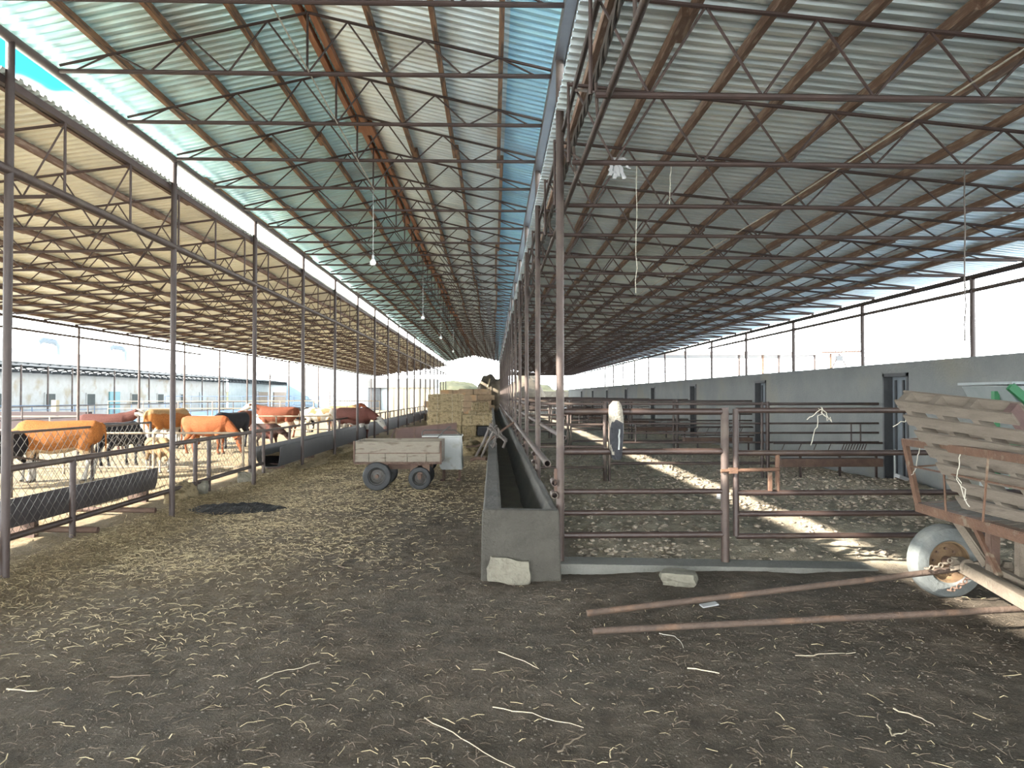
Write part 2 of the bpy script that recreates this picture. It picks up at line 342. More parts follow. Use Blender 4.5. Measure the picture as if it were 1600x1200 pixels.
me = bpy.data.meshes.new('floor'); me.from_pydata(vv, [], ff); me.polygons.foreach_set('use_smooth', [True] * len(me.polygons))
floor = bpy.data.objects.new('floor', me); COL.objects.link(floor)
tag(floor, 'trodden brown earth floor with straw litter, running from front to back', 'ground', kind='structure')

def floormat():
    m = bpy.data.materials.new('trodden_earth'); m.use_nodes = True; n = m.node_tree; L = n.links; b = n.nodes['Principled BSDF']
    b.inputs['Roughness'].default_value = 0.95; b.inputs['Specular IOR Level'].default_value = 0.2
    t = n.nodes.new('ShaderNodeTexCoord'); pos = t.outputs['Object']; s = n.nodes.new('ShaderNodeSeparateXYZ'); L.new(pos, s.inputs[0])
    def N(sc, det=8, ro=0.65, dist=0, stretch=None):
        a = n.nodes.new('ShaderNodeTexNoise'); a.inputs['Scale'].default_value = sc; a.inputs['Detail'].default_value = det; a.inputs['Roughness'].default_value = ro; a.inputs['Distortion'].default_value = dist
        if stretch:
            mp = n.nodes.new('ShaderNodeMapping'); mp.inputs['Scale'].default_value = stretch; mp.inputs['Rotation'].default_value = (0, 0, 0.25); L.new(pos, mp.inputs[0]); L.new(mp.outputs[0], a.inputs['Vector'])
        else: L.new(pos, a.inputs['Vector'])
        return a.outputs[0]
    def ramp(v, stops):
        r = n.nodes.new('ShaderNodeValToRGB'); L.new(v, r.inputs[0]); el = r.color_ramp.elements
        el[0].position = stops[0][0]; el[0].color = (*stops[0][1], 1); el[1].position = stops[-1][0]; el[1].color = (*stops[-1][1], 1)
        for p_, c_ in stops[1:-1]: q = el.new(p_); q.color = (*c_, 1)
        return r.outputs[0]
    def mix(f, a, b_):
        x = n.nodes.new('ShaderNodeMix'); x.data_type = 'RGBA'
        if isinstance(f, (int, float)): x.inputs[0].default_value = f
        else: L.new(f, x.inputs[0])
        L.new(a, x.inputs[6]); L.new(b_, x.inputs[7]); return x.outputs[2]
    def mr(v, a, b_, c=0, d=1):
        x = n.nodes.new('ShaderNodeMapRange'); L.new(v, x.inputs[0]); x.inputs[1].default_value = a; x.inputs[2].default_value = b_; x.inputs[3].default_value = c; x.inputs[4].default_value = d; return x.outputs[0]
    def mth(op, a, b_):
        x = n.nodes.new('ShaderNodeMath'); x.operation = op
        for i, q in enumerate((a, b_)):
            if isinstance(q, (int, float)): x.inputs[i].default_value = q
            else: L.new(q, x.inputs[i])
        return x.outputs[0]
    big = N(0.7, 5); mid = N(5, 10, 0.7); fine = N(45, 6, 0.7); fib = N(30, 4, 0.7, 1.5, (1, 3.5, 1))
    dirt = ramp(mid, [(0.25, (0.036, 0.027, 0.019)), (0.5, (0.085, 0.068, 0.050)), (0.75, (0.15, 0.123, 0.093))])
    dirt = mix(mr(N(2.3, 7, 0.75), 0.42, 0.62, 0, 0.6), dirt, ramp(mid, [(0.3, (0.030, 0.022, 0.014)), (0.7, (0.085, 0.062, 0.042))]))
    dirt = mix(mr(big, 0.4, 0.65, 0, 0.5), dirt, ramp(mid, [(0.3, (0.068, 0.060, 0.047)), (0.7, (0.105, 0.093, 0.075))]))
    strawc = ramp(fib, [(0.35, (0.17, 0.125, 0.065)), (0.5, (0.26, 0.195, 0.115)), (0.7, (0.40, 0.32, 0.20))])
    wob = mth('MULTIPLY_ADD', N(1.1, 6), 2.4); n.nodes[-1]
    # straw amount in the aisle grows to the left
    wx = mth('ADD', s.outputs[0], mth('MULTIPLY', mth('SUBTRACT', N(0.8, 7, 0.7), 0.5), 5.5))
    aisle_straw = mth('MULTIPLY', mr(wx, -0.8, -4.2), mr(s.outputs[1], 3.2, 7.0))
    far_straw = mr(s.outputs[1], 9, 16)
    notpen = mr(s.outputs[0], 0.5, 0.1)
    far_straw = mth('MULTIPLY', far_straw, notpen)
    amt = mth('MULTIPLY', mth('MAXIMUM', aisle_straw, mth('MULTIPLY', far_straw, 0.85)), mr(fine, 0.35, 0.6, 0.35, 1.0))
    c = mix(mth('MULTIPLY', amt, 0.8), dirt, strawc)
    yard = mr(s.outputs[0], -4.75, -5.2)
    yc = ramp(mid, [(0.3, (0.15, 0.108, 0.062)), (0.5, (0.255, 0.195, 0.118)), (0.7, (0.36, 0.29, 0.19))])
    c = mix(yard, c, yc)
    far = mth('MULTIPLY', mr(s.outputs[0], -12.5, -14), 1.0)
    c = mix(far, c, ramp(mid, [(0.3, (0.58, 0.60, 0.60)), (0.7, (0.74, 0.76, 0.75))]))  # mostly hidden ground, made very pale to bounce light under the roofs
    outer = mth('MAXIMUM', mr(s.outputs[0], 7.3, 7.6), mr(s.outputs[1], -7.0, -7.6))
    c = mix(outer, c, ramp(mid, [(0.3, (0.62, 0.63, 0.62)), (0.7, (0.80, 0.81, 0.80))]))  # unseen ground past the wall and behind the camera, whitened as a bounce reflector
    pen = mth('MULTIPLY', mr(s.outputs[0], 0.65, 0.9), mr(s.outputs[1], 6.45, 6.8))
    pen = mth('MULTIPLY', pen, mr(s.outputs[0], 7.2, 7.1))
    pc = ramp(N(3.2, 10, 0.75), [(0.3, (0.13, 0.108, 0.082)), (0.5, (0.28, 0.237, 0.175)), (0.72, (0.48, 0.415, 0.32))])
    c = mix(pen, c, pc)
    sp = ramp(fine, [(0.60, (0, 0, 0)), (0.74, (0.55, 0.55, 0.55))])
    c = mix(sp, c, ramp(mid, [(0.3, (0.30, 0.25, 0.17)), (0.7, (0.36, 0.30, 0.21))]))
    L.new(c, b.inputs['Base Color'])
    bp = n.nodes.new('ShaderNodeBump'); bp.inputs['Strength'].default_value = 1.0; bp.inputs['Distance'].default_value = 0.035
    L.new(mth('ADD', mth('MULTIPLY', N(14, 8, 0.7), 1.0), mth('MULTIPLY', N(60, 4, 0.6), 0.45)), bp.inputs['Height']); L.new(bp.outputs[0], b.inputs['Normal'])
    return m
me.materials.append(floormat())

# ------------------------------------------------------------------ roofs
def sheet(name, m, x0, z0, x1, z1, y0, y1, label, pitch=0.118, dep=0.028, seg=1):
    mb = MB(); n = int((y1 - y0) / pitch); prof = []
    for i in range(n):
        y = y0 + i * pitch
        prof += [(y, 0), (y + 0.38 * pitch, 0), (y + 0.5 * pitch, dep), (y + 0.88 * pitch, dep)]
    prof.append((y0 + n * pitch, 0)); k = seg + 1
    for y, d in prof:
        for q in range(k):
            t = q / seg; mb.v.append(Vector((x0 + (x1 - x0) * t, y, z0 + (z1 - z0) * t + d)))
    for i in range(len(prof) - 1):
        for q in range(seg): mb.f.append((i * k + q, i * k + q + 1, (i + 1) * k + q + 1, (i + 1) * k + q))
    o = mb.build(name, m, org=(0, 0, 0)); tag(o, label, 'roof', kind='structure'); return o
XM = (XL + XR) / 2
ZR_ = 5.20       # truss apex
def zc(x): return ZR_ - 0.225 * abs(x - XM)           # central top chord
def zl(x): return 4.22 + (x - XL) * 0.135             # left top chord, falls to the left
def zr(x): return 4.00 - (x - 0.6) * 0.095            # right top chord
PT = 0.085
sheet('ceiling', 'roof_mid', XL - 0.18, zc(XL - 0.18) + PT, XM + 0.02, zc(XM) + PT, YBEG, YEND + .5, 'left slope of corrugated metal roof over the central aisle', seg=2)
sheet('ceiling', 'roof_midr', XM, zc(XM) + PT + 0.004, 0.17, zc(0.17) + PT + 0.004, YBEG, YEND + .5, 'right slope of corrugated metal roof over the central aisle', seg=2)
sheet('ceiling', 'roof_sky_tint', 0.15, zc(0.15) + PT, XR + 0.02, zc(XR + 0.02) + PT, YBEG, YEND + .5, 'corrugated sheet strip with sky light painted blue along the right edge of central roof')
sheet('ceiling', 'roof_left_bounce', XLO - 0.3, zl(XLO - 0.3) + PT, XL - 0.02, zl(XL - 0.02) + PT, YBEG, YEND, 'corrugated metal roof with yellow bounce light painted in, over the cattle pen at left', seg=2)
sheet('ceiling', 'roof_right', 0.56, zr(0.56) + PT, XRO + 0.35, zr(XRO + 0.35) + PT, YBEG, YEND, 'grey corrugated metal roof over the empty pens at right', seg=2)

def purlins(xs, zf, m, where, names, mi='plank', wd=0.045, ht=0.075):
    for x, nm in zip(xs, names):
        mb = MB(); segs = []; y = YBEG; dx = wd * .51
        while y < YEND:
            L_ = 5.8 + random.uniform(-.5, .5); y2 = min(y + L_, YEND); dx = -dx
            mb.bx(x - wd / 2 + dx, x + wd / 2 + dx, y, y2 + (0.35 if y2 < YEND else 0), zf(x) + 0.006, zf(x) + 0.006 + ht); y = y2
        o = mb.build('wooden_purlin', m if nm != 'ridge' else 'plank_ridge')
        tag(o, nm, 'roof timber', 'wooden purlins under the ' + where)
sl = [XM - 0.62 * k for k in (1, 2, 3)]; sr_ = [XM + 0.62 * k for k in (1, 2, 3)]
cn = ['%s plank purlin left of the ridge under the central roof' % q for q in WORDS[:3]] + ['%s plank purlin right of the ridge under the central roof' % q for q in WORDS[:3]]
purlins(sl + sr_, zc, 'plank', 'central roof', cn)
purlins([XM - 0.06], zc, 'plank_ridge', 'central roof', ['reddish ridge purlin, left one of the pair at the central ridge'], wd=0.06, ht=0.08)
purlins([XM + 0.06], zc, 'plank_ridge', 'central roof', ['reddish ridge purlin, right one of the pair at the central ridge'], wd=0.06, ht=0.08)
purlins([XL - 0.10], zc, 'plank', 'central roof', ['pale plank purlin just outside the left eave pipe of central roof'])
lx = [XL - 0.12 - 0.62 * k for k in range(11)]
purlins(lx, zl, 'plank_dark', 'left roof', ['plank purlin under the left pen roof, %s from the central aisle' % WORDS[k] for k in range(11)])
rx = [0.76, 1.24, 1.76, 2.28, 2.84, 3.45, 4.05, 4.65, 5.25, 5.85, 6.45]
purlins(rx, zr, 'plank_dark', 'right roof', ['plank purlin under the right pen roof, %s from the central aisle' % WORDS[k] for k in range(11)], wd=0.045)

# trusses -----------------------------------------------------------
def truss_c():
    Y = 6.98; r = thing('roof_truss', (XM, Y, 4.6), '', 'roof truss', 'steel trusses across the central aisle')
    ZB = 4.60
    MB().cyl((XL + .05, Y, ZB), (XR - .02, Y, ZB), 0.021, 8).build('bottom_chord', 'truss', r, True)
    t = MB(); t.tube([(XL + .05, Y, zc(XL) - .015), (XM, Y, ZR_ - .015)], 0.015, 6); t.tube([(XM, Y, ZR_ - .015), (XR - .02, Y, zc(XR) - .015)], 0.015, 6); t.build('top_chord', 'truss', r)
    wb = MB(); hw = (XR - XL) / 2; fr = [(0, 0), (.16, 1), (.315, 0), (.47, 1), (.625, 0), (.77, 1), (.925, 0)]
    for sg in (-1, 1):
        pts = []
        for f_, tp in fr:
            x = XM + sg * f_ * hw; pts.append((x, Y, zc(x) - .015 if tp else ZB))
        for a, b in zip(pts, pts[1:]): wb.tube([a, b], 0.0095, 5)
    wb.build('web', 'truss', r); MB().cyl((XM, Y, ZB), (XM, Y, ZR_), 0.012, 6).build('king_post', 'truss', r)
    return r, Y
def truss_l():
    Y = 7.25; r = thing('roof_truss', (XL - .05, Y, 3.5), '', 'roof truss', 'steel trusses under the left pen roof')
    ZB = 3.47; x0 = XL - 0.05; x1 = XLO
    MB().cyl((x0, Y, ZB + .02), (x1, Y, 3.34), 0.019, 8).build('bottom_chord', 'truss', r, True)
    MB().tube([(x0, Y, zl(x0) - .015), (x1, Y, zl(x1) - .01)], 0.016, 6).build('top_chord', 'truss', r)
    wb = MB(); nn = 16; pts = []
    for i in range(nn + 1):
        x = x0 + (x1 - x0) * i / nn; pts.append((x, Y, (zl(x) - .015) if i % 2 == 0 else ZB + .02 - .15 * i / nn))
    for a, b in zip(pts, pts[1:]): wb.tube([a, b], 0.0095, 5)
    wb.build('web', 'truss', r); MB().cyl((x0, Y, ZB), (x0, Y, zl(x0)), 0.013, 6).build('end_post', 'truss', r)
    return r, Y
def truss_r():
    Y = 7.12; r = thing('roof_truss', (XR, Y, 3.4), '', 'roof truss', 'steel trusses under the right pen roof')
    ZB = 3.37; x0 = 0.62; x1 = XRO
    MB().cyl((x0, Y, ZB), (x1, Y, ZB - .02), 0.021, 8).build('bottom_chord', 'truss', r, True)
    MB().tube([(x0 - .04, Y, zr(x0) - .015), (x1, Y, zr(x1) - .015)], 0.016, 6).build('top_chord', 'truss', r)
    wb = MB(); pts = [(x0, Y, zr(x0))]; x = 0.95; up = False
    while x < x1 - .3:
        pts.append((x, Y, zr(x) - .015 if up else ZB)); x += 0.345; up = not up
    pts.append((x1, Y, ZB))
    for a, b in zip(pts, pts[1:]): wb.tube([a, b], 0.0095, 5)
    wb.build('web', 'truss', r); MB().cyl((x0 - .03, Y, ZB), (x0 - .03, Y, zr(x0)), 0.013, 6).build('end_post', 'truss', r)
    return r, Y
def repeat(proto, ys, where, y_first_seen):
    (r, Y0) = proto; seen = 0
    ys = sorted(ys)
    for y in ys:
        if y == ys[0]: o = r
        else: o = copy_tree(r)
        o.location.y = y
        if y < y_first_seen: lab = 'steel roof truss over the %s, above and behind the viewpoint' % where
        else:
            if seen < 14: lab = 'thin dark steel roof truss over the %s, %s from the viewpoint' % (where, WORDS[seen])
            elif seen < 30: lab = 'one of the middle distance steel trusses over the %s' % where
            else: lab = 'one of the far steel trusses over the %s' % where
            seen += 1
        o['label'] = lab
TS = 1.285
repeat(truss_c(), [6.98 + TS * k for k in range(-6, 48)], 'central aisle', 5.0)
repeat(truss_l(), [7.25 + 1.3 * k for k in range(-6, 47)], 'left cattle pen', 3.3)
repeat(truss_r(), [4.41 + 1.295 * k for k in range(-5, 49)], 'right pens', 3.9)

# longitudinal steel -------------------------------------------------
def longpipe(name, x, z, r, m, label, y0=YBEG, y1=YEND, cat='beam', n=12):
    o = MB().cyl((x, y0, z), (x, y1, z), r, n).build(name, m, smooth=True); tag(o, label, cat); return o
longpipe('eave_beam', XL, 4.60, 0.045, 'beam', 'grey brown pipe beam along the left eave of the central roof')
longpipe('roof_beam', XL, 3.47, 0.042, 'pipe_dusty', 'long pipe beam below the left pen roof, carrying its trusses')
o = MB().bx(XL - .10, XL - .05, YBEG, YEND, zl(XL) - .005, zl(XL) + .065).build('edge_channel', 'truss', None); tag(o, 'dark steel channel along the upper edge of left pen roof', 'beam')
o = MB().bx(XR - .045, XR + .045, YBEG, YEND, 4.55, 4.665).build('gutter_beam', 'beam'); tag(o, 'grey brown box beam along the right edge of the central roof', 'beam')
o = MB().bx(XR + .05, XR + .056, YBEG, YEND, 4.52, 4.70).build('sky_sliver', 'whitebox'); tag(o, 'added pale strip for sky sliver beside the box beam of the central roof', 'sky sliver')  # added pale strip imitating the bright sky in the roof gap
longpipe('roof_beam', 0.70, 3.37, 0.022, 'pipe_dusty', 'slim lower pipe of the lattice beam right of the aisle posts')
longpipe('roof_beam', 0.63, 3.92, 0.02, 'pipe', 'slim upper pipe of the lattice beam right of the aisle posts')
wb = MB(); y = -3.4
while y < YEND - 1.5:
    wb.tube([(0.70, y, 3.37), (0.635, y + 1.29, 3.92)], 0.011, 5); wb.tube([(0.70, y + .5, 3.37), (0.665, y + .36, 3.62)], 0.012, 5); y += 1.295
tag(wb.build('lattice_web', 'pipe_dusty'), 'sloping steel bracing between the slim pipes of the right lattice beam', 'bracing')
longpipe('eave_beam', XLO, 3.30, 0.035, 'pipe', 'pipe beam along the outer eave of the left pen roof')
longpipe('side_rail', XLO, 3.04, 0.028, 'pipe', 'thin pipe below the outer eave of the left pen roof', 0, 27)
longpipe('eave_beam', XRO, 3.30, 0.04, 'pipe', 'pipe beam along the outer eave of the right pen roof')
longpipe('side_rail', XRO, 3.10, 0.03, 'pipe_dusty', 'thin pipe below the eave above the concrete wall', 0, 24)
# cable bundle twisted along the lattice beam
mb = MB()
for q in range(4):
    pts = []; y = -3.0
    while y < 40:
        a = y * 7 + q * pi / 2; sag = 0.012 * sin(y * pi / 1.3)
        pts.append((0.665 + 0.016 * cos(a), y, 3.62 + sag + 0.018 * sin(a))); y += 0.12
    mb.tube(pts, 0.010 if q else 0.013, 5)
tag(mb.build('cable_bundle', 'cable', None, True), 'twisted bundle of pale cables strung along the lattice beam above gate', 'cable')

# ------------------------------------------------------------------ columns
def columns(x, y0, n, h, r, m, label, group, k0=0, far_from=8, z0=-0.02):
    p = MB().cyl((x, y0, z0), (x, y0, h), r, 12).build('steel_post', m, None, True); 
    for k in range(n):
        o = p if k == 0 else copy_tree(p)
        o.location = (x, y0 + BAY * k, z0)
        tag(o, (label % ('%s from the viewpoint' % WORDS[k]) if k < far_from else label % 'one of the distant ones'), 'post', group)
    return p
columns(XL, LY0, 19, 4.58, 0.036, 'pipe', 'brown steel post left of the aisle, %s', 'posts along the left side of the aisle')
columns(XR, RY0, 19, 4.55, 0.036, 'pipe_dusty', 'brown steel post beside the concrete trough, %s', 'posts along the concrete trough')
columns(XLO, 6.15 , 19, 3.30, 0.034, 'pipe_dusty', 'slim post at the outer edge of the left pen roof, %s', 'posts at the outer edge of left roof')
columns(XRO, 4.20, 20, 3.30, 0.038, 'pipe', 'steel post standing on the concrete wall, %s', 'posts on the concrete wall', z0=2.10)
# extra longitudinal diagonal twine hooks under right eave and left eave
for i in range(12):
    y = 9.2 + i * 1.62
    o = MB().tube([(XRO, y, 3.30), (XRO - .02, y + .02, 3.22), (XRO + .01, y, 3.13)], 0.008, 5).build('wire_hook', 'pipe')
    tag(o, 'short bent wire hook between eave and thin pipe above the wall', 'hook', 'wire hooks above the concrete wall')
for i in range(8):
    y = 14.5 + i * 2.0
    o = MB().tube([(XLO, y, 3.28), (XLO - .01, y + .02, 3.2), (XLO + .01, y, 3.1)], 0.008, 5).build('wire_hook', 'pipe')
    tag(o, 'short bent wire hook under the outer eave of the left roof', 'hook', 'wire hooks under left outer eave')

# ------------------------------------------------------------------ concrete wall with doors
WX0, WX1 = 7.02, 7.24; WT = 2.12
doors = [(12.25, 13.05)] + [(12.25 + 6.48 * k, 13.05 + 6.48 * k) for k in range(1, 8)]
mb = MB(); y = -4
for a, b in doors:
    mb.bx(WX0, WX1, y, a, -0.05, WT); mb.bx(WX0, WX1, a, b, 1.94, WT); y = b
mb.bx(WX0, WX1, y, YEND, -0.05, WT)
tag(mb.build('wall_right', mat('grey_rendered_wall', (0.14, 0.15, 0.147), (0.19, 0.195, 0.185), 1.0, 0.92, 0, 0.5, 25, c3=(0.185, 0.18, 0.15), t3=0.6, s3=0.5)), 'grey rendered concrete wall along the right side of the pens', 'wall', kind='structure')
for k, (a, b) in enumerate(doors):
    d = thing('door_%d' % (k + 1), (7.1, (a + b) / 2, 0), 'dark framed narrow door in the concrete wall, %s from the viewpoint' % WORDS[k], 'door', kind='structure')
    f = MB(); f.bx(7.0, 7.2, a, a + .05, 0, 1.94); f.bx(7.0, 7.2, b - .05, b, 0, 1.94); f.bx(7.0, 7.2, a, b, 1.88, 1.94); f.build('door_frame', 'doorframe', d)
    l = MB(); l.bx(7.16, 7.19, a + .05, b - .05, 0, 1.88); lf = l.build('door_leaf', 'doorleaf', d)
    g = MB()
    for q in range(3): g.bx(7.13, 7.16, a + .12 + q * .24, a + .16 + q * .24, 0.05, 1.82)
    g.build('door_bar', 'doorframe', d)

# kerb below the near gate
mb = MB(); mb.extr([(0.58, -0.02), (0.58, 0.085), (3.4, 0.02), (3.4, -0.02)], 'Y', 6.42, 6.72)
tag(mb.build('trim_1', 'kerb', bevel=0.008), 'low concrete kerb under the near pen gate', 'kerb', kind='structure')

# ------------------------------------------------------------------ concrete trough on the right of the aisle
def trough():
    t = thing('concrete_trough', (0.25, 6.2, 0), 'long grey concrete feed trough between the aisle and right posts', 'trough')
    prof = [(-0.10, -0.03), (-0.085, 0.56), (-0.075, 0.585), (0.055, 0.585), (0.072, 0.57), (0.10, 0.22), (0.34, 0.20), (0.49, 0.585), (0.545, 0.585), (0.56, 0.57), (0.565, -0.03)]
    mb = MB(); n = len(prof); ys = [6.24] + [6.24 + 0.4 * i + random.uniform(-.05, .05) for i in range(1, 134)]
    for y in ys:
        for x, z in prof:
            j = 0.010 * noise.noise(Vector((x * 4, y * 1.7, z * 5))) if z > 0 else 0
            mb.v.append(Vector((x + j, y, z + j * 0.8 + (0.02 * ((y > 12.6)) if z > .5 else 0))))
    for i in range(len(ys) - 1):
        for j in range(n):
            j2 = (j + 1) % n; mb.f.append((i * n + j, i * n + j2, (i + 1) * n + j2, (i + 1) * n + j))
    mb.f.append(tuple(range(n))); mb.f.append(tuple((len(ys) - 1) * n + j for j in range(n))[::-1])
    mb.build('trough_body', 'concrete', t, bevel=0.01)
    e = MB(); e.extr([(-0.10, -0.03), (-0.09, 0.575), (-0.06, 0.60), (0.53, 0.588), (0.555, 0.575), (0.575, -0.03)], 'Y', 6.16, 6.26)
    e.build('end_wall', 'concrete', t, bevel=0.012)
    r = MB(); gyv = [6.28 + 0.3 * i for i in range(170)]
    for y in gyv:
        for x in (0.085, 0.15, 0.22, 0.29, 0.36):
            r.v.append(Vector((x, y, 0.235 + 0.03 * noise.noise(Vector((x * 5, y * 2, 0))))))
    for i in range(len(gyv) - 1):
        for j in range(4): r.f.append((i * 5 + j, i * 5 + j + 1, (i + 1) * 5 + j + 1, (i + 1) * 5 + j))
    r.build('feed_remains', 'concrete_in', t, True)
trough()
# pipes along the posts above the trough
def rail_thing(name, p0, p1, r, m, label, cat='rail', ring=True):
    mb = MB(); mb.hollow(p0, p1, r) if ring else mb.cyl(p0, p1, r)
    return tag(mb.build(name, m, None, True), label, cat)
rail_thing('feed_rail', (0.545, 7.35, 0.87), (0.545, 60, 0.87), 0.036, 'pipe_dusty', 'thick lower pipe rail over the concrete trough, open end towards us')
rail_thing('feed_rail', (0.64, 6.62, 1.17), (0.64, 60, 1.17), 0.024, 'pipe_dusty', 'thinner upper pipe rail behind the trough posts')
rail_thing('feed_rail', (0.655, 13.1, 1.40), (0.655, 60, 1.40), 0.035, 'pipe_dusty', 'topmost pipe rail behind the posts, starting at third post')
for k in range(8):
    y = RY0 + BAY * k
    b = thing('rail_bracket', (XR, y, 0.7), 'pair of short pipe stubs clamped at %s post of trough row' % WORDS[k], 'bracket', 'pipe stub brackets on the trough posts')
    for z in (0.78, 0.67):
        MB().hollow((0.545, y - .07, z), (0.545, y + .10, z), 0.030, 0.006).build('pipe_stub', 'pipe_dusty', b, True)
    MB().bx(0.545, 0.60, y - .02, y + .02, 0.70, 0.90).build('clamp', 'rust_dark', b)

# ------------------------------------------------------------------ near gate panels
GZ = [1.405, 1.045, 0.685, 0.495, 0.295]; GY = 6.62
g1 = thing('pen_gate', (1.3, GY, 0.05), 'five rail brown pipe panel between trough post and gate post', 'gate')
for i, z in enumerate(GZ): MB().cyl((0.62, GY, z - .0), (2.10, GY, z + 0.0), 0.029 if i in (0, 1, 4) else 0.024, 12).build('rail', 'pipe', g1, True)
gp = MB().cyl((2.10, GY, 0.05), (2.10, GY, 1.44), 0.037, 14).build('gate_post', 'pipe_dusty', None, True); tag(gp, 'brown gate post on the kerb, between the two near gate panels', 'post')
g2 = thing('pen_gate', (2.18, GY, 0.2), 'long brown pipe gate right of gate post, running behind the cart', 'gate')
for i, z in enumerate(GZ): MB().cyl((2.20, GY, z + (0.01 if i == 0 else -.015)), (5.2, GY, z + (0.01 if i == 0 else -.015)), 0.026, 12).build('rail', 'pipe', g2, True)
MB().cyl((2.20, GY, .28), (2.20, GY, 1.43), 0.028, 12).build('stile', 'pipe', g2, True); MB().cyl((5.2, GY, .28), (5.2, GY, 1.43), 0.028, 12).build('stile', 'pipe', g2, True)
lt = MB(); lt.cyl((2.05, GY - .045, .872), (2.58, GY - .03, .885), 0.017, 10); lt.cyl((2.58, GY, 0.66), (2.58, GY, 1.04), 0.021, 10); lt.bar((2.50, GY - .03, .86), (2.50, GY - .03, .69), 0.03, 0.03); lt.bx(2.12, 2.20, GY - .06, GY - .02, .85, .90)
lt.build('latch', 'rust', g2)
# chain hinge rings
# twine on top rail
def scrag(name, pts_list, m, r, label, cat='string'):
    mb = MB()
    for pts in pts_list: mb.tube(pts, r, 5)
    return tag(mb.build(name, m, None, True), label, cat)
def wob(p, q, n=8, s=0.03, seed=0):
    p = Vector(p); q = Vector(q); return [p.lerp(q, i / n) + Vector((noise.noise(Vector((i * .7, seed, 0))), noise.noise(Vector((i * .7, seed, 5))) * .4, noise.noise(Vector((i * .7, seed, 9))))) * s * (0 < i < n) for i in range(n + 1)]
kx = P(1282, 640, GY).x
scrag('knotted_twine', [wob((kx, GY - .03, 1.44), (kx - .11, GY - .04, 1.10), 8, .03, 1), wob((kx, GY - .03, 1.44), (kx + .09, GY - .03, 1.31), 6, .03, 2), wob((kx + .09, GY - .03, 1.31), (kx - .01, GY - .03, 1.40), 6, .05, 3), wob((kx, GY - .03, 1.43), (kx - .14, GY - .03, 1.33), 6, .02, 4), wob((kx - .03, GY - .03, 1.43), (kx + .06, GY + .03, 1.42), 6, .05, 8)], 'rope', 0.004, 'pale twine knotted on top rail of the long gate')

# hanging fleece and dark jacket on the near panel
def drape(name, label, m_top, m_bot):
    t = thing(name, (1.16, GY, 0.98), label, 'cloth')
    cx = P(961, 640, GY).x
    def lump(mb, zs, seed, ysh=-0.055):
        rings = []
        for z, hw, hd, dx in zs:
            rings.append(((cx + dx, GY + ysh, z), (hw, 0, 0), (0, hd, 0)))
        mb.loft(rings, 18)
        for v in mb.v[-18 * len(zs):]:
            q = noise.noise(v * 16 + Vector((seed, 0, 0))) * .012 + noise.noise(v * 45) * .006; v.x += q; v.y += q
    a = MB(); lump(a, [(1.02, .045, .03, 0), (1.10, .06, .045, 0), (1.22, .062, .05, .005), (1.33, .062, .05, 0), (1.40, .066, .05, -.003), (1.46, .055, .045, -.003), (1.50, .03, .03, -.003)], 1)
    a.v = [v for v in a.v]; a.build('fleece', m_top, t, True)
    b = MB(); lump(b, [(0.975, .03, .025, .005), (1.0, .048, .04, .005), (1.1, .058, .052, .004), (1.22, .062, .056, .004), (1.30, .058, .055, .004), (1.335, .04, .04, 0)], 7, -0.058)
    b.build('dark_sleeve', m_bot, t, True)
    c = MB().tube(wob((cx + .02, GY - .118, 1.25), (cx + .015, GY - .11, 1.07), 6, .01, 4), .008, 6); c.build('grey_stripe', 'whitebox', t)
drape('hanging_coat', 'dark coat with pale fleece hung over top rail of near panel', 'cloth_pale', 'cloth_dark')

# ------------------------------------------------------------------ cross fences further down the right pens
def cross_fence(y, k):
    lab = WORDS[k]
    f = thing('cross_fence', (3.9, y, 0), 'brown pipe fence across the right pens, %s behind the near gate' % lab, 'fence', 'pipe fences across the right pens')
    for i, z in enumerate([1.40, 1.03, 0.64, 0.27]):
        MB().cyl((0.66, y, z), (2.0, y, z), 0.024, 8).build('rail', 'pipe_dusty', f, True)
    for x in (2.0, 2.08, 4.83, 4.93): MB().cyl((x, y, -0.02), (x, y, 1.44), 0.034 if x in (2.0, 4.93) else 0.026, 10).build('fence_post', 'pipe' if x > 3 else 'pipe_dusty', f, True)
    for i, z in enumerate([1.40, 1.05, 0.88, 0.71, 0.34]):
        MB().cyl((2.08, y, z), (6.95, y, z), 0.026 if i in (0, 4) else 0.018, 8).build('rail', 'pipe', f, True)
    for x in (2.30, 2.55, 6.45, 6.62): MB().cyl((x, y, 0.71), (x, y, 1.05), 0.013, 6).build('upright', 'pipe', f, True)
    r = thing('hay_rack', (5.8, y - .25, 0), 'low hay rack with slanted bars on %s cross fence' % lab, 'rack', 'hay racks on the cross fences')
    a = MB(); a.cyl((4.95, y - .22, .71), (6.9, y - .22, .71), .018, 8); a.cyl((4.95, y - .3, .50), (6.9, y - .3, .50), .018, 8); a.build('rack_rail', 'pipe', r)
    b = MB(); xx = [5.15, 5.45, 5.72, 5.98] + [6.22 + .05 * q for q in range(9)]
    for x in xx: b.tube([(x, y - .22, .70), (x - .12, y - .3, .51)], .008, 5)
    b.build('slanted_bar', 'pipe', r)
    c = MB().bx(5.05, 6.85, y - .34, y - .06, 0.30, 0.44); c.build('feed_tray', 'rust_dark', r)
    for x in (5.4, 6.1, 6.75): MB().bx(x - .02, x + .02, y - .3, y - .27, 0.0, .5).build('rack_leg', 'pipe', r)
    q = MB().bx(6.7, 6.95, y - 0.30, y - .18, 0.27, 0.36)
for k in range(8): cross_fence(13.1 + 6.48 * k, k)
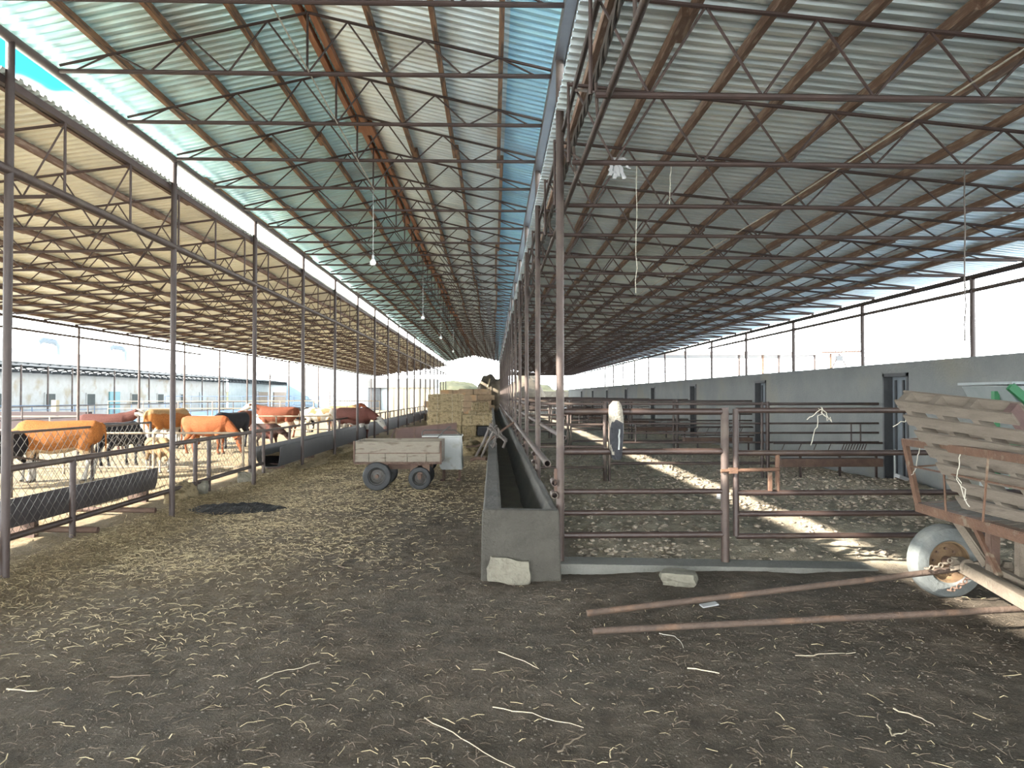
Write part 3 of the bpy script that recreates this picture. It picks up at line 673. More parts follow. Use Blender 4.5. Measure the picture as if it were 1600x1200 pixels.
# drainage pipe by first rack
tag(MB().cyl((6.98, 12.62, 0.12), (6.98, 12.62, 0.62), 0.018, 8).build('drain_pipe', 'whitebox', None, True), 'short pale vertical pipe on the wall behind first hay rack', 'pipe')
o = MB().box((6.72, 11.9, 0.20), (0.30, 0.10, 0.06), Euler((0.2, 0.3, 0.4)).to_matrix()).build('plastic_scrap', 'whiteplastic', bevel=.01); tag(o, 'crumpled white plastic scrap at the wall foot by nearest door', 'litter')

q = G(1126, 786); tag(MB().box((q.x, q.y, .10), (.10, .08, .17), Euler((.1, .1, .3)).to_matrix()).build('white_jug', 'whiteplastic', bevel=.02), 'small white plastic jug lying behind the gate post', 'jug')
# ------------------------------------------------------------------ left feed fence
FX = -4.62
def chainlink(mb, p0, p1, z0, z1, pitch=0.13, r=0.0026):
    p0 = Vector(p0); p1 = Vector(p1); L_ = (p1 - p0).length; d = (p1 - p0) / L_; h = z1 - z0
    s_ = -h
    while s_ < L_:
        for sg in (0, 1):
            a, b = s_, s_ + h; za, zb = (z0, z1) if sg == 0 else (z1, z0)
            ta, tb = max(a, 0), min(b, L_)
            if tb - ta > 0.01:
                qa = za + (zb - za) * (ta - a) / h; qb = za + (zb - za) * (tb - a) / h
                pa = p0 + d * ta; pb = p0 + d * tb; mb.tube([(pa.x, pa.y, qa), (pb.x, pb.y, qb)], r, 3, caps=False)
        s_ += pitch
def feed_fence(ya, yb, label, posts, mesh=True, zt=0.85, zb=0.19, x=FX):
    f = thing('feed_fence', (x, (ya + yb) / 2, 0), label, 'fence', None)
    MB().cyl((x, ya, zt), (x, yb, zt), 0.033, 12).build('top_rail', 'pipe_dusty', f, True)
    MB().cyl((x, ya, zb), (x, yb, zb), 0.033, 12).build('bottom_rail', 'pipe', f, True)
    for y in posts: MB().cyl((x + .01, y, -0.02), (x + .01, y, zt), 0.033, 10).build('fence_post', 'pipe', f, True)
    if mesh:
        m_ = MB(); chainlink(m_, (x - .01, ya, 0), (x - .01, yb, 0), zb, zt); m_.build('chain_link', 'wire', f)
feed_fence(2.5, 8.25, 'nearest chain link panel of left feed fence, with pipe rails', (5.1, 8.22))
feed_fence(8.26, 11.6, 'second chain link panel of left feed fence, ending at hay', (11.55,))
feed_fence(11.62, 15.0, 'third panel of left feed fence with stout posts, before the long trough', (12.1, 14.2, 14.95))
# stub ends of the pipe feet
for i, (y) in enumerate((6.55, 8.35, 9.75)):
    tag(MB().hollow((FX + .22, y, 0.05), (FX - .9, y + .02, 0.07), 0.035).build('trough_support', 'rust_dark', None, True), 'rusty pipe sticking out under left fence, %s from the viewpoint' % WORDS[i], 'pipe', 'pipe feet of the left trough')
def open_trough(x0, x1, ya, yb, zb, zt, m, label, back=0.0):
    t = thing('feed_trough', ((x0 + x1) / 2, (ya + yb) / 2, 0), label, 'trough')
    th = 0.012; w_ = x1 - x0
    pr = [(x1, zt), (x1 - w_ * .03, zb + (zt - zb) * .35), (x1 - w_ * .10, zb + .01), (x1 - w_ * .5, zb), (x0 + w_ * .25, zb + .02), (x0 + w_ * .06, zb + (zt - zb) * .35), (x0, zt - back)]
    inn = [(x0 + th, zt - back), (x0 + w_ * .06 + th, zb + (zt - zb) * .35), (x0 + w_ * .25, zb + .02 + th), (x1 - w_ * .5, zb + th), (x1 - w_ * .12, zb + .01 + th), (x1 - w_ * .03 - th, zb + (zt - zb) * .35), (x1 - th, zt)]
    MB().extr(pr + inn, 'Y', ya, yb).build('trough_shell', m, t, True)
    y = ya + .5
    while y < min(yb, ya + 30): MB().bx(x0 + .08, x1 - .08, y, y + .08, -0.02, zb + .03).build('trough_leg', 'rust_dark', t); y += 2.6
    h = MB(); ny = int((yb - ya) / .25)
    for i in range(ny + 1):
        y = ya + .05 + (yb - ya - .1) * i / ny
        for x in (x0 + .05, (x0 + x1) / 2, x1 - .05): h.v.append(Vector((x, y, zb + (zt - zb) * .5 + .06 * noise.noise(Vector((x * 4, y * 2, 1))))))
    for i in range(ny):
        for j in range(2): h.f.append((i * 3 + j, i * 3 + j + 1, (i + 1) * 3 + j + 1, (i + 1) * 3 + j))
    h.build('hay_fill', 'hay', t, True)
open_trough(-5.35, -4.93, 2.5, 11.0, 0.17, 0.49, 'trough_steel', 'dark steel feed trough behind the nearest chain link panels', .10)
open_trough(-4.86, -4.34, 15.2, 60, 0.08, 0.50, 'trough_long', 'long grey steel trough along the far left side of the aisle')
f = thing('feed_fence', (-4.75, 37, 0), 'pipe rail with uprights above the long left trough', 'fence')
MB().cyl((-4.93, 15.1, .79), (-4.93, 60, .79), 0.028, 8).build('top_rail', 'pipe_dusty', f, True)
for k in range(30): MB().cyl((-4.93, 15.12 + 1.45 * k, 0), (-4.93, 15.12 + 1.45 * k, .79), 0.03 if k else .04, 8).build('fence_post', 'pipe_dusty', f, True)

# yard fences ---------------------------------------------------------
def yard_fence(p0, p1, zs, label, nposts, r=0.022, m='pipe_dusty', mesh=None, brace=False, zt=None):
    p0 = Vector((p0[0], p0[1], 0)); p1 = Vector((p1[0], p1[1], 0)); f = thing('yard_fence', (p0 + p1) / 2, label, 'fence')
    for z in zs: MB().cyl(p0 + Vector((0, 0, z)), p1 + Vector((0, 0, z)), r, 8).build('rail', m, f, True)
    for i in range(nposts):
        q = p0.lerp(p1, i / (nposts - 1)); MB().cyl(q + Vector((0, 0, -.02)), q + Vector((0, 0, (zt or max(zs)))), r * 1.15, 8).build('fence_post', m, f, True)
    if mesh: c = MB(); chainlink(c, p0, p1, mesh[0], mesh[1], 0.19, 0.004); c.build('chain_link', 'wire', f)
    if brace: MB().cyl(p0 + Vector((0, 0, .95)), p0.lerp(p1, .5) + Vector((0, 0, .45)), r * .7, 6).build('brace', m, f, True)
YF = mat('pale_yellow_pipe', (0.34, 0.26, 0.17), (0.44, 0.35, 0.24), 4, 0.6); M['ypipe'] = YF  # pale yellow tone for the yard rails
M['bpipe'] = mat('blue_pipe', (0.10, 0.15, 0.24), (0.14, 0.2, 0.3), 4, 0.6)
yard_fence((-7.35, 9.2), (-7.25, 15.8), (0.98,), 'dark pipe fence with sloping brace beside the orange cow', 4, mesh=(0.1, .98), brace=True, m='pipe')
yard_fence((-10.3, 14.9), (-5.0, 14.9), (0.80, 0.12), 'chain link yard fence with pale top rail behind the orange cow', 4, mesh=(0.12, .80), m='ypipe')
yard_fence((-16, 24.0), (-5.2, 24.0), (0.88, 0.45), 'two rail pale pipe fence across the middle of the cattle yard', 7, m='ypipe')
yard_fence((-17, 33), (-5.2, 34), (1.30, 0.97, 0.55), 'three rail pale fence at the far end of cattle yard', 9, m='ypipe')
yard_fence((-14.5, 12), (-14.5, 60), (1.2, .8, .4), 'outer dark pipe fence between the cattle yard and white barn', 14)
yard_fence((-22, 50), (-10, 50), (1.5, 1.0, .5), 'distant blue fence in front of the grey shed', 8, m='bpipe')
yard_fence((-27, 38), (-20.5, 49), (1.0, .75, .3), 'dark railing in front of the turquoise barn door', 12, m='bpipe')
tag(MB().box((-17.9, 30, .45), (3.6, .4, .9), Euler((0, 0, -.1)).to_matrix()).build('low_wall', 'redbrown'), 'low red brown wall beyond the left yard', 'low wall')
q = G(86, 672); tag(MB().bx(q.x - .12, q.x + .12, q.y - .12, q.y + .12, 0, 1.35).build('timber_post', 'palewood', bevel=.02), 'pale square timber post beyond the yard, above the orange cow', 'post')

# concrete blocks, hay, black heap
def rock(name, c, size, m, label, rz=0, seed=0, cat='block', tilt=(0, 0)):
    b = bmesh.new(); bmesh.ops.create_cube(b, size=1); bmesh.ops.subdivide_edges(b, edges=b.edges, cuts=5, use_grid_fill=True)
    for v in b.verts:
        p = Vector(v.co); k_ = 1 - 0.10 * (abs(p.x * p.y) + abs(p.y * p.z) + abs(p.x * p.z)) * 4 * .5
        p *= k_; p += Vector((noise.noise(p * 2.2 + Vector((seed, 0, 0))), noise.noise(p * 2.2 + Vector((0, seed, 0))), noise.noise(p * 2.2 + Vector((0, 0, seed))))) * .10
        p += p.normalized() * noise.noise(p * 9 + Vector((seed, 2, 0))) * .025
        v.co = Vector((p.x * size[0], p.y * size[1], p.z * size[2]))
    me_ = bpy.data.meshes.new(name); b.to_mesh(me_); b.free(); me_.materials.append(M[m])
    o = bpy.data.objects.new(name, me_); COL.objects.link(o); o.rotation_euler = (tilt[0], tilt[1], rz); o.location = c
    return tag(o, label, cat)
q = G(795, 912); rock('concrete_lump', (q.x, q.y + .10, .085), (0.36, 0.22, 0.22), 'stone', 'broken concrete lump leaning on the near end of the trough', .05, 3, tilt=(-.15, .12))
q = G(1066, 916); rock('concrete_lump', (q.x, q.y + .10, .045), (0.29, 0.22, 0.11), 'stone', 'flat broken concrete block on the ground before the near gate', -.35, 9)
q = G(309, 772); rock('concrete_block', (q.x, q.y + .1, .09), (0.22, 0.2, 0.22), 'stone', 'concrete block at the hay gap in the left fence', .1, 4)
q = G(380, 755); rock('concrete_block', (q.x, q.y + .1, .09), (0.26, 0.2, 0.20), 'stone', 'concrete block under the end of third left fence panel', .3, 6)
q = G(370, 796)
b = bmesh.new(); bmesh.ops.create_grid(b, x_segments=60, y_segments=30, size=.5)
for v in b.verts:
    x, y = v.co.x * 2, v.co.y * 2; rr = sqrt(x * x + y * y) ; a = atan2(y, x)
    lim = .82 + .16 * noise.noise(Vector((cos(a) * 2, sin(a) * 2, 4)))
    hgt = max(0, 1 - (rr / lim) ** 2)
    v.co = Vector((v.co.x * 1.72, v.co.y * 1.05, -0.03 + .09 * hgt ** .5 + .06 * hgt * noise.noise(Vector((x * 5, y * 5, 1))) + .02 * hgt * noise.noise(Vector((x * 14, y * 14, 1)))))
me_ = bpy.data.meshes.new('black_heap'); b.to_mesh(me_); b.free(); me_.materials.append(M['black'])
o = bpy.data.objects.new('black_heap', me_); COL.objects.link(o); o.location = (q.x, q.y, 0); tag(o, 'flat heap of charred black material on aisle floor at left', 'heap')

# ------------------------------------------------------------------ straw, clods (uncountable)
def strands(name, n, place, m, label, lmin=.03, lmax=.10, wmin=.0012, wmax=.003, lift=.012):
    mb = MB()
    for i in range(n):
        p = place()
        if p is None: continue
        x, y, z = p; a = random.uniform(0, pi * 2); L_ = random.uniform(lmin, lmax) * random.uniform(.5, 1.2); w_ = random.uniform(wmin, wmax) * (1 + max(0, y - 7) * .10)
        bend = random.uniform(-.5, .5); d = Vector((cos(a), sin(a), 0)); s_ = Vector((-sin(a), cos(a), 0)); d2 = Vector((cos(a + bend), sin(a + bend), 0)); 
        z1 = z + random.uniform(.001, lift); z2 = z + random.uniform(.001, lift)
        p0 = Vector((x, y, z + .002)); p1 = p0 + d * L_ * .5; p1.z = z1 + .003; p2 = p1 + d2 * L_ * .5; p2.z = z2
        u = Vector((0, 0, w_ * .8)); k = len(mb.v)
        mb.v += [p0 - s_ * w_, p0 + s_ * w_, p0 + u, p1 - s_ * w_, p1 + s_ * w_, p1 + u, p2 - s_ * w_, p2 + s_ * w_, p2 + u]
        for q_ in (0, 3):
            for (i0, i1) in ((0, 1), (1, 2), (2, 0)): mb.f.append((k + q_ + i0, k + q_ + i1, k + q_ + 3 + i1, k + q_ + 3 + i0))
    me_ = bpy.data.meshes.new(name); me_.from_pydata([tuple(v) for v in mb.v], [], mb.f); me_.materials.append(M[m])
    o_ = bpy.data.objects.new(name, me_); COL.objects.link(o_); tag(o_, label, 'straw', kind='stuff'); return o_
def pl_aisle():
    for _ in range(20):
        y = 2.7 + 15 * random.random() ** 1.6; x = random.uniform(-4.5, -.12) if y > 6 else random.uniform(-.75 * y - .2, .72 * y)
        d = (0.035 + 0.95 * frac(-x, .3, 3.4) * frac(y, 3.6, 6.5) + .35 * frac(y, 8, 12)) * (.35 + 1.0 * max(0, noise.noise(Vector((x * .9, y * .9, 4))) + .35))
        if random.random() < d: return (x, y, ground_z(x, y))
    return None
strands('straw_litter', 16000, pl_aisle, 'straw', 'pale straw stems strewn over the aisle floor')
def pl_left():
    y = random.uniform(5.5, 22); x = -4.0 + random.gauss(0, .35); return (min(x, -3.2), y, ground_z(x, y))
strands('straw_litter', 6000, pl_left, 'hay', 'drift of yellow straw along the left row of posts', .05, .14, .0015, .003, .04)
def pl_front():
    y = random.uniform(2.7, 6.2); x = random.uniform(-.72 * y, .72 * y); return (x, y, ground_z(x, y))
strands('dark_litter', 2600, pl_front, 'twig_dark', 'dark plant stems trodden into the foreground earth', .03, .10, .001, .0025)
def pl_pen():
    while True:
        y = 6.8 + 14 * random.random() ** 1.2; x = random.uniform(.8, 6.8)
        if random.random() < .30 + .70 * frac(y + .25 * x, 9.0, 11.5) + (.5 if x < 1.9 else 0): return (x, y, ground_z(x, y))
strands('pen_litter', 2500, pl_pen, 'straw', 'straw bits in the floor of the right pens', .02, .06)
def clods(name, n, place, smin, smax, m, label):
    base = [Vector(v) for v in ((1, 0, 0), (-1, 0, 0), (0, 1, 0), (0, -1, 0), (0, 0, 1), (0, 0, -.5), (.6, .6, .5), (-.6, .6, .5), (.6, -.6, .5), (-.6, -.6, .5))]
    fcs = [(4, 6, 0), (4, 2, 6), (4, 7, 2), (4, 1, 7), (4, 9, 1), (4, 3, 9), (4, 8, 3), (4, 0, 8), (0, 6, 5), (6, 2, 5), (2, 7, 5), (7, 1, 5), (1, 9, 5), (9, 3, 5), (3, 8, 5), (8, 0, 5)]
    V_ = []; F_ = []
    for i in range(n):
        x, y, z = place(); s_ = smin + (smax - smin) * random.random() ** 3; a = random.uniform(0, 6.28); k = len(V_); fl = random.uniform(.4, .8)
        for v in base:
            q_ = v * random.uniform(.7, 1.15) * s_; V_.append((x + q_.x * cos(a) - q_.y * sin(a), y + q_.x * sin(a) + q_.y * cos(a), z + q_.z * fl + s_ * .1))
        F_ += [tuple(i_ + k for i_ in f_) for f_ in fcs]
    me_ = bpy.data.meshes.new(name); me_.from_pydata(V_, [], F_); me_.materials.append(M[m]); me_.polygons.foreach_set('use_smooth', [True] * len(F_))
    o_ = bpy.data.objects.new(name, me_); COL.objects.link(o_); tag(o_, label, 'dung', kind='stuff')
clods('dung_clods', 16000, pl_pen, .008, .05, 'clod', 'dry dung clods covering the floor of right pens')
clods('earth_crumbs', 9000, pl_front, .002, .011, 'crumb', 'small earth crumbs on the foreground floor')

# notable twigs in the foreground
def twig(pix, m, r, label, z=.012):
    r *= .7; pts = [G(px, py, z) for px, py in pix]; full = []
    for a, b in zip(pts, pts[1:]):
        for i in range(4): q_ = a.lerp(b, i / 4); full.append(Vector((q_.x + random.uniform(-1, 1) * r * 2.5, q_.y + random.uniform(-1, 1) * r * 2.5, ground_z(q_.x, q_.y) + r + .006)))
    full.append(Vector((pts[-1].x, pts[-1].y, ground_z(pts[-1].x, pts[-1].y) + r + .004)))
    n = len(full); rr = [r * (1 - .5 * i / n) for i in range(n)]
    return tag(MB().tube(full, rr, 6).build('twig', m, None, True), label, 'twig')
twig([(8, 1074), (58, 1077)], 'twig', .006, 'short straight pale stick near the left edge of foreground')
twig([(402, 1065), (430, 1052), (470, 1042), (500, 1032)], 'twig', .0045, 'pale branched twig in the middle left foreground')
twig([(665, 1118), (720, 1150), (770, 1180), (805, 1197)], 'twig', .004, 'long pale stalk at the bottom centre of the picture')
twig([(770, 1101), (830, 1112), (912, 1138)], 'twig', .004, 'thin pale stalk lying above the long bottom stalk')
twig([(780, 1018), (815, 1035), (842, 1047)], 'twig', .004, 'short pale stalk between the trough end and bottom stalks')
twig([(1075, 1043), (1124, 1052)], 'twig', .006, 'yellowish stick below the middle of the cart shafts')
twig([(1395, 1102), (1440, 1115), (1460, 1130)], 'twig', .005, 'white curved twig at lower right foreground')
twig([(1388, 1130), (1392, 1150), (1405, 1145), (1416, 1137)], 'twig', .005, 'hooked white twig at lower right foreground')
twig([(1245, 1026), (1293, 1023), (1337, 1021)], 'twig', .004, 'straight pale straw stalk under the near cart shaft')
twig([(1030, 988), (1055, 993), (1068, 1012)], 'rope', .004, 'loose end of pale string beside the near shaft tip')
twig([(530, 883), (538, 888), (528, 897)], 'twig_dark', .007, 'small dark stick in the middle of aisle floor')
twig([(870, 1172), (890, 1160), (915, 1148)], 'twig_dark', .007, 'dark stick at bottom centre, right of pale stalks')
twig([(170, 1052), (235, 1051)], 'twig_dark', .006, 'thin dark stick in left foreground')
q = G(1108, 948); o = MB().box((q.x, q.y, .015), (0.13, 0.06, 0.012), Euler((.1, -.1, .2)).to_matrix()).build('white_packet', 'whiteplastic', bevel=.004); tag(o, 'small white flattened packet between the two cart shafts', 'litter')

# ------------------------------------------------------------------ hay bales
def make_bale(m='hay', L_=1.0, W=.46, Hh=.34, seed=0):
    b = bmesh.new(); bmesh.ops.create_cube(b, size=1); bmesh.ops.subdivide_edges(b, edges=b.edges, cuts=9, use_grid_fill=True)
    for v in b.verts:
        p = Vector((v.co.x * L_, v.co.y * W, v.co.z * Hh)); e_ = sum(abs(abs(c) - .5) < .02 for c in v.co)
        if e_ >= 2: p *= .94
        n_ = Vector(v.co).normalized(); p += n_ * (.018 * noise.noise(p * 9 + Vector((seed, 0, 0))) + .016 * noise.noise(p * 24 + Vector((0, seed, 0))))
        p.z += Hh / 2; v.co = p
    me_ = bpy.data.meshes.new('bale_body'); b.to_mesh(me_); b.free(); me_.materials.append(M[m])
    r = thing('hay_bale', (0, 0, 0), '', 'hay bale'); o_ = bpy.data.objects.new('bale_body', me_); COL.objects.link(o_); o_.parent = r
    t = MB()
    for x in (-.22 * L_, .22 * L_):
        t.tube([(x, -W / 2 - .006, .01), (x, -W / 2 - .006, Hh - .01), (x, W / 2 + .006, Hh - .0), (x, W / 2 + .006, .01)], .004, 4)
    t.build('twine', 'rope', r)
    s_ = MB()
    for i in range(260):
        f_ = random.choice((0, 0, 1, 2)); x = random.uniform(-.5, .5) * L_; zz = random.uniform(0.02, Hh)
        if f_ == 0: p = Vector((x, -W / 2, zz)); n_ = Vector((0, -1, 0))
        elif f_ == 1: p = Vector((x, random.uniform(-.5, .5) * W, Hh)); n_ = Vector((0, 0, 1))
        else: sx_ = random.choice((-1, 1)); p = Vector((sx_ * L_ / 2, random.uniform(-.5, .5) * W, zz)); n_ = Vector((sx_, 0, 0))
        d = (n_ * random.uniform(.3, 1) + Vector((random.uniform(-1, 1), random.uniform(-1, 1), random.uniform(-1, .4)))).normalized()
        s_.tube([p - n_ * .01, p + d * random.uniform(.02, .06)], .0022, 3, caps=False)
    s_.build('loose_stems', 'straw', r)['kind'] = 'stuff'
    return r
bale0 = make_bale(); first = [True]
def bale(x, y, z, rz, label, group, sc=(1, 1, 1)):
    if first[0]: o_ = bale0; first[0] = False
    else: o_ = copy_tree(bale0)
    o_.location = (x, y, z); o_.rotation_euler.z = rz; o_.scale = sc; tag(o_, label, 'hay bale', group)
YB = 22.0
rows = ['bottom', 'second', 'third', 'fourth', 'top']
zz_ = [0, .325, .65, 1.07, 1.38]; sz_ = [.96, .96, 1.24, .92, .60]
for k in range(5):
    bale(-1.45 + random.uniform(-.03, .03), YB + .05 * k, zz_[k], random.uniform(-.04, .04), 'hay bale in the tall left stack, %s layer of its front' % rows[k], 'hay bales in the tall left stack', (1.02 - .04 * (k > 2), 1, sz_[k]))
    for d_ in (1, 2): bale(-1.45 + random.uniform(-.04, .04), YB + .05 * k + .5 * d_, zz_[k], random.uniform(-.03, .03), 'hay bale %s the front of tall left stack, %s layer' % (('just behind', 'two behind')[d_ - 1], rows[k]), 'rear bales of the tall left stack', (1.0, 1, sz_[k]))
for k in range(3):
    bale(-.48 - (.23 if k == 1 else 0), YB + .1, k * .325, .03, 'hay bale in low right stack beside trough, %s layer' % rows[k], 'hay bales in the low right stack', ((.42 if k == 1 else .86), 1, .97))
    bale(-.48, YB + .62, k * .325, 0, 'rear hay bale of the low right stack, %s layer' % rows[k], 'rear bales of the low right stack', (.86, 1, .97))
bale(-.45, YB + 4.2, 1.0, .1, 'single small hay bale on top behind the low right stack', 'hay bales in the low right stack', (.6, 1, .9))
for k in range(3): bale(-.45, YB + 4.2, k * .335, .1, 'bale under the single top bale behind right stack, %s layer' % rows[k], 'hay bales in the low right stack', (.8, 1, 1))
q = Vector((-.27, YB + .12, .485)); tag(MB().box(q, (.40, .42, .31)).build('black_block', 'black', bevel=.06), 'black block in the gap of the low right hay stack', 'crate')  # plain black block filling the gap between the bales
def heap(name, c, sx, sy, sz, m, label, cat, seed=0, kind=None, seg=40, rough_=1.0):
    b = bmesh.new(); bmesh.ops.create_uvsphere(b, u_segments=seg, v_segments=seg // 2, radius=1)
    for v in b.verts:
        p = Vector(v.co); k_ = 1 + rough_ * (.22 * noise.noise(p * 2 + Vector((seed, 0, 0))) + .10 * noise.noise(p * 6 + Vector((0, seed, 0))) + .05 * noise.noise(p * 15))
        v.co = Vector((p.x * sx * k_, p.y * sy * k_, max(-.05, p.z * sz * k_)))
    me_ = bpy.data.meshes.new(name); b.to_mesh(me_); b.free(); me_.materials.append(M[m]); me_.polygons.foreach_set('use_smooth', [True] * len(me_.polygons))
    o_ = bpy.data.objects.new(name, me_); COL.objects.link(o_); o_.location = c; return tag(o_, label, cat, None, kind)
heap('hay_pile', (-.62, 19.6, 0), .42, .6, .34, 'hay', 'loose hay pile in front of the low right stack', 'hay', 3, 'stuff')
heap('hay_pile', (-4.66, 11.2, 0), .16, .5, .24, 'hay', 'loose hay pushed through the gap of left fence', 'hay', 5, 'stuff')
heap('hay_pile', (-4.0, 16.5, -.02), .26, 1.3, .09, 'hay', 'thin hay drift at the foot of third left post', 'hay', 6, 'stuff')
heap('hay_pile', (-4.05, 21.0, -.02), .22, 1.6, .14, 'hay', 'hay drift under the long left trough', 'hay', 8, 'stuff')
for i, (x, y, L_, hh, m_, lb) in enumerate(((-2.65, 46, 3.2, 1.65, 'hay_old', 'long brown bale wall at the far left of aisle'), (-1.35, 50, 1.9, 2.05, 'hay_old', 'taller orange brown bale block at the far end of aisle'), (-2.3, 58, 3.6, 2.05, 'hay_old', 'farthest brown bale wall closing the aisle'))):
    b_ = thing('bale_wall', (x, y, 0), lb, 'hay stack')
    mb = MB(); rr_ = int(hh / .4)
    for r_ in range(rr_):
        xx = x - L_ / 2 + (.25 if r_ % 2 else 0)
        while xx < x + L_ / 2 - .3:
            mb.box((xx + .5, y + random.uniform(-.1, .1), .2 + .4 * r_), (.97, 1.2, .385), Euler((0, random.uniform(-.02, .02), 0)).to_matrix()); xx += 1.0
    mb.build('stacked_bales', m_, b_, bevel=.03)['kind'] = 'stuff'
heap('haystack', (-.1, 62, 0), 1.5, 2.6, 3.1, 'haystack', 'tall dark haystack at the far end right of aisle', 'haystack', 2)
heap('haystack', (3.3, 73, 0), 2.1, 2.6, 3.6, 'haystack', 'rounded dark haystack beyond the right pens', 'haystack', 12)
tag(MB().bar((-.9, 58.8, 0), (-.25, 59.2, 2.9), .10, .10).build('leaning_board', 'palewood'), 'pale board leaning on the far dark haystack', 'board')

# ------------------------------------------------------------------ wheels
def wheel(c, R, wd, m_t, m_r, parent, both=True):
    c = Vector(c); r = R * .30
    t = MB(); w2 = wd / 2
    prof = [(R * .56, -w2 * .62), (R * .62, -w2 * .9), (R * .80, -w2 * 1.0), (R * .93, -w2 * .9), (R * .985, -w2 * .6), (R, 0), (R * .985, w2 * .6), (R * .93, w2 * .9), (R * .80, w2), (R * .62, w2 * .9), (R * .56, w2 * .62)]
    t.lathe(c, prof, 'Y', 40); w = t.build('tyre', m_t, parent, True)
    rm = MB(); rm.lathe(c, [(R * .57, -w2 * .66), (R * .53, -w2 * .60), (R * .51, w2 * .0), (R * .42, w2 * .25), (R * .36, w2 * .1), (R * .2, -w2 * .02), (.001, -w2 * .02)], 'Y', 32)
    rm.lathe(c, [(R * .57, w2 * .66), (R * .53, w2 * .60), (R * .50, w2 * .25), (R * .40, w2 * .1), (R * .2, w2 * .18), (.001, w2 * .18)], 'Y', 32)
    ORG[w.name] = ORG[parent.name]
    rm.build('rim', m_r, w, True)
    hb = MB(); hb.cyl(c + Vector((0, -w2 * .75, 0)), c + Vector((0, w2 * .75, 0)), R * .13, 14)
    for i in range(8):
        a = 2 * pi * i / 8; hb.cyl(c + Vector((cos(a) * R * .33, -w2 * .12, sin(a) * R * .33)), c + Vector((cos(a) * R * .33, w2 * .10, sin(a) * R * .33)), R * .035, 6)
    hb.build('hub', 'rust_dark', w, True)

# wooden hay cart in the aisle ---------------------------------------
def cart1():
    YN, YF_ = 12.05, 12.95; xa = P(553, 700, YN).x; xb = P(689, 700, YN).x; zt = .80; zb = .46
    c = thing('hay_cart', ((xa + xb) / 2, 12.5, 0), 'small four wheeled wooden cart with grey boards in the aisle', 'cart')
    s_ = MB(); s_.bx(xa, xb, YN, YN + .025, zb + .155, zt)
    n = 5; w_ = (xb - xa) / n; ws = [0, .16, .35, .60, .82, 1]
    s_.build('upper_board', 'wood_cart', c, bevel=.004)
    l = MB()
    for a, b_ in zip(ws, ws[1:]): l.bx(xa + .02 + (xb - xa) * a, xa + .012 + (xb - xa) * b_, YN - .004, YN + .02, zb + .01, zb + .145)
    l.build('lower_board', 'wood_cart', c, bevel=.003)
    f_ = MB(); f_.bx(xa, xb, YN + .0, YN + .03, zb - .03, zb + .01); f_.bx(xa, xb, YN - .006, YN + .01, zb + .143, zb + .157); f_.bx(xa - .01, xa + .015, YN - .01, YN + .03, zb, zt + .01); f_.bx(xb - .015, xb + .01, YN - .01, YN + .03, zb - .03, zt + .01); f_.build('steel_edging', 'rust_dark', c)
    MB().bx(xa, xb, YF_, YF_ + .025, zb, zt).build('far_side_board', 'wood_cart', c)
    MB().bx(xa, xa + .025, YN, YF_, zb, zt).build('tail_board', 'wood_cart', c); MB().bx(xb - .025, xb, YN, YF_, zb, zt).build('head_board', 'wood_cart', c)
    MB().bx(xa, xb, YN, YF_, zb - .02, zb + .01).build('bed', 'wood_cart', c)
    g = MB(); xr = P(589, 744, YN).x; xf = P(655, 742, YN).x
    for x in (xr, xf): g.bx(x - .03, x + .03, YN + .05, YF_ - .05, .2, .26); g.bx(x - .16, x + .16, YN + .10, YN + .16, .30, .45); g.bx(x - .16, x + .16, YF_ - .16, YF_ - .1, .30, .45); g.bx(x - .04, x + .04, YN + .1, YN + .16, .2, .4)
    g.bx(xr, xf, YN + .3, YN + .36, .32, .40); g.build('chassis', 'rust_dark', c)
    wheel((xr, YN + .03, .235), .235, .15, 'rubber', 'rim', c); wheel((xr, YF_ - .08, .235), .235, .15, 'rubber', 'rim', c)
    wheel((xf, YN + .12, .19), .19, .12, 'rubber', 'rim', c); wheel((xf, YF_ - .12, .19), .19, .12, 'rubber', 'rim', c)
cart1()
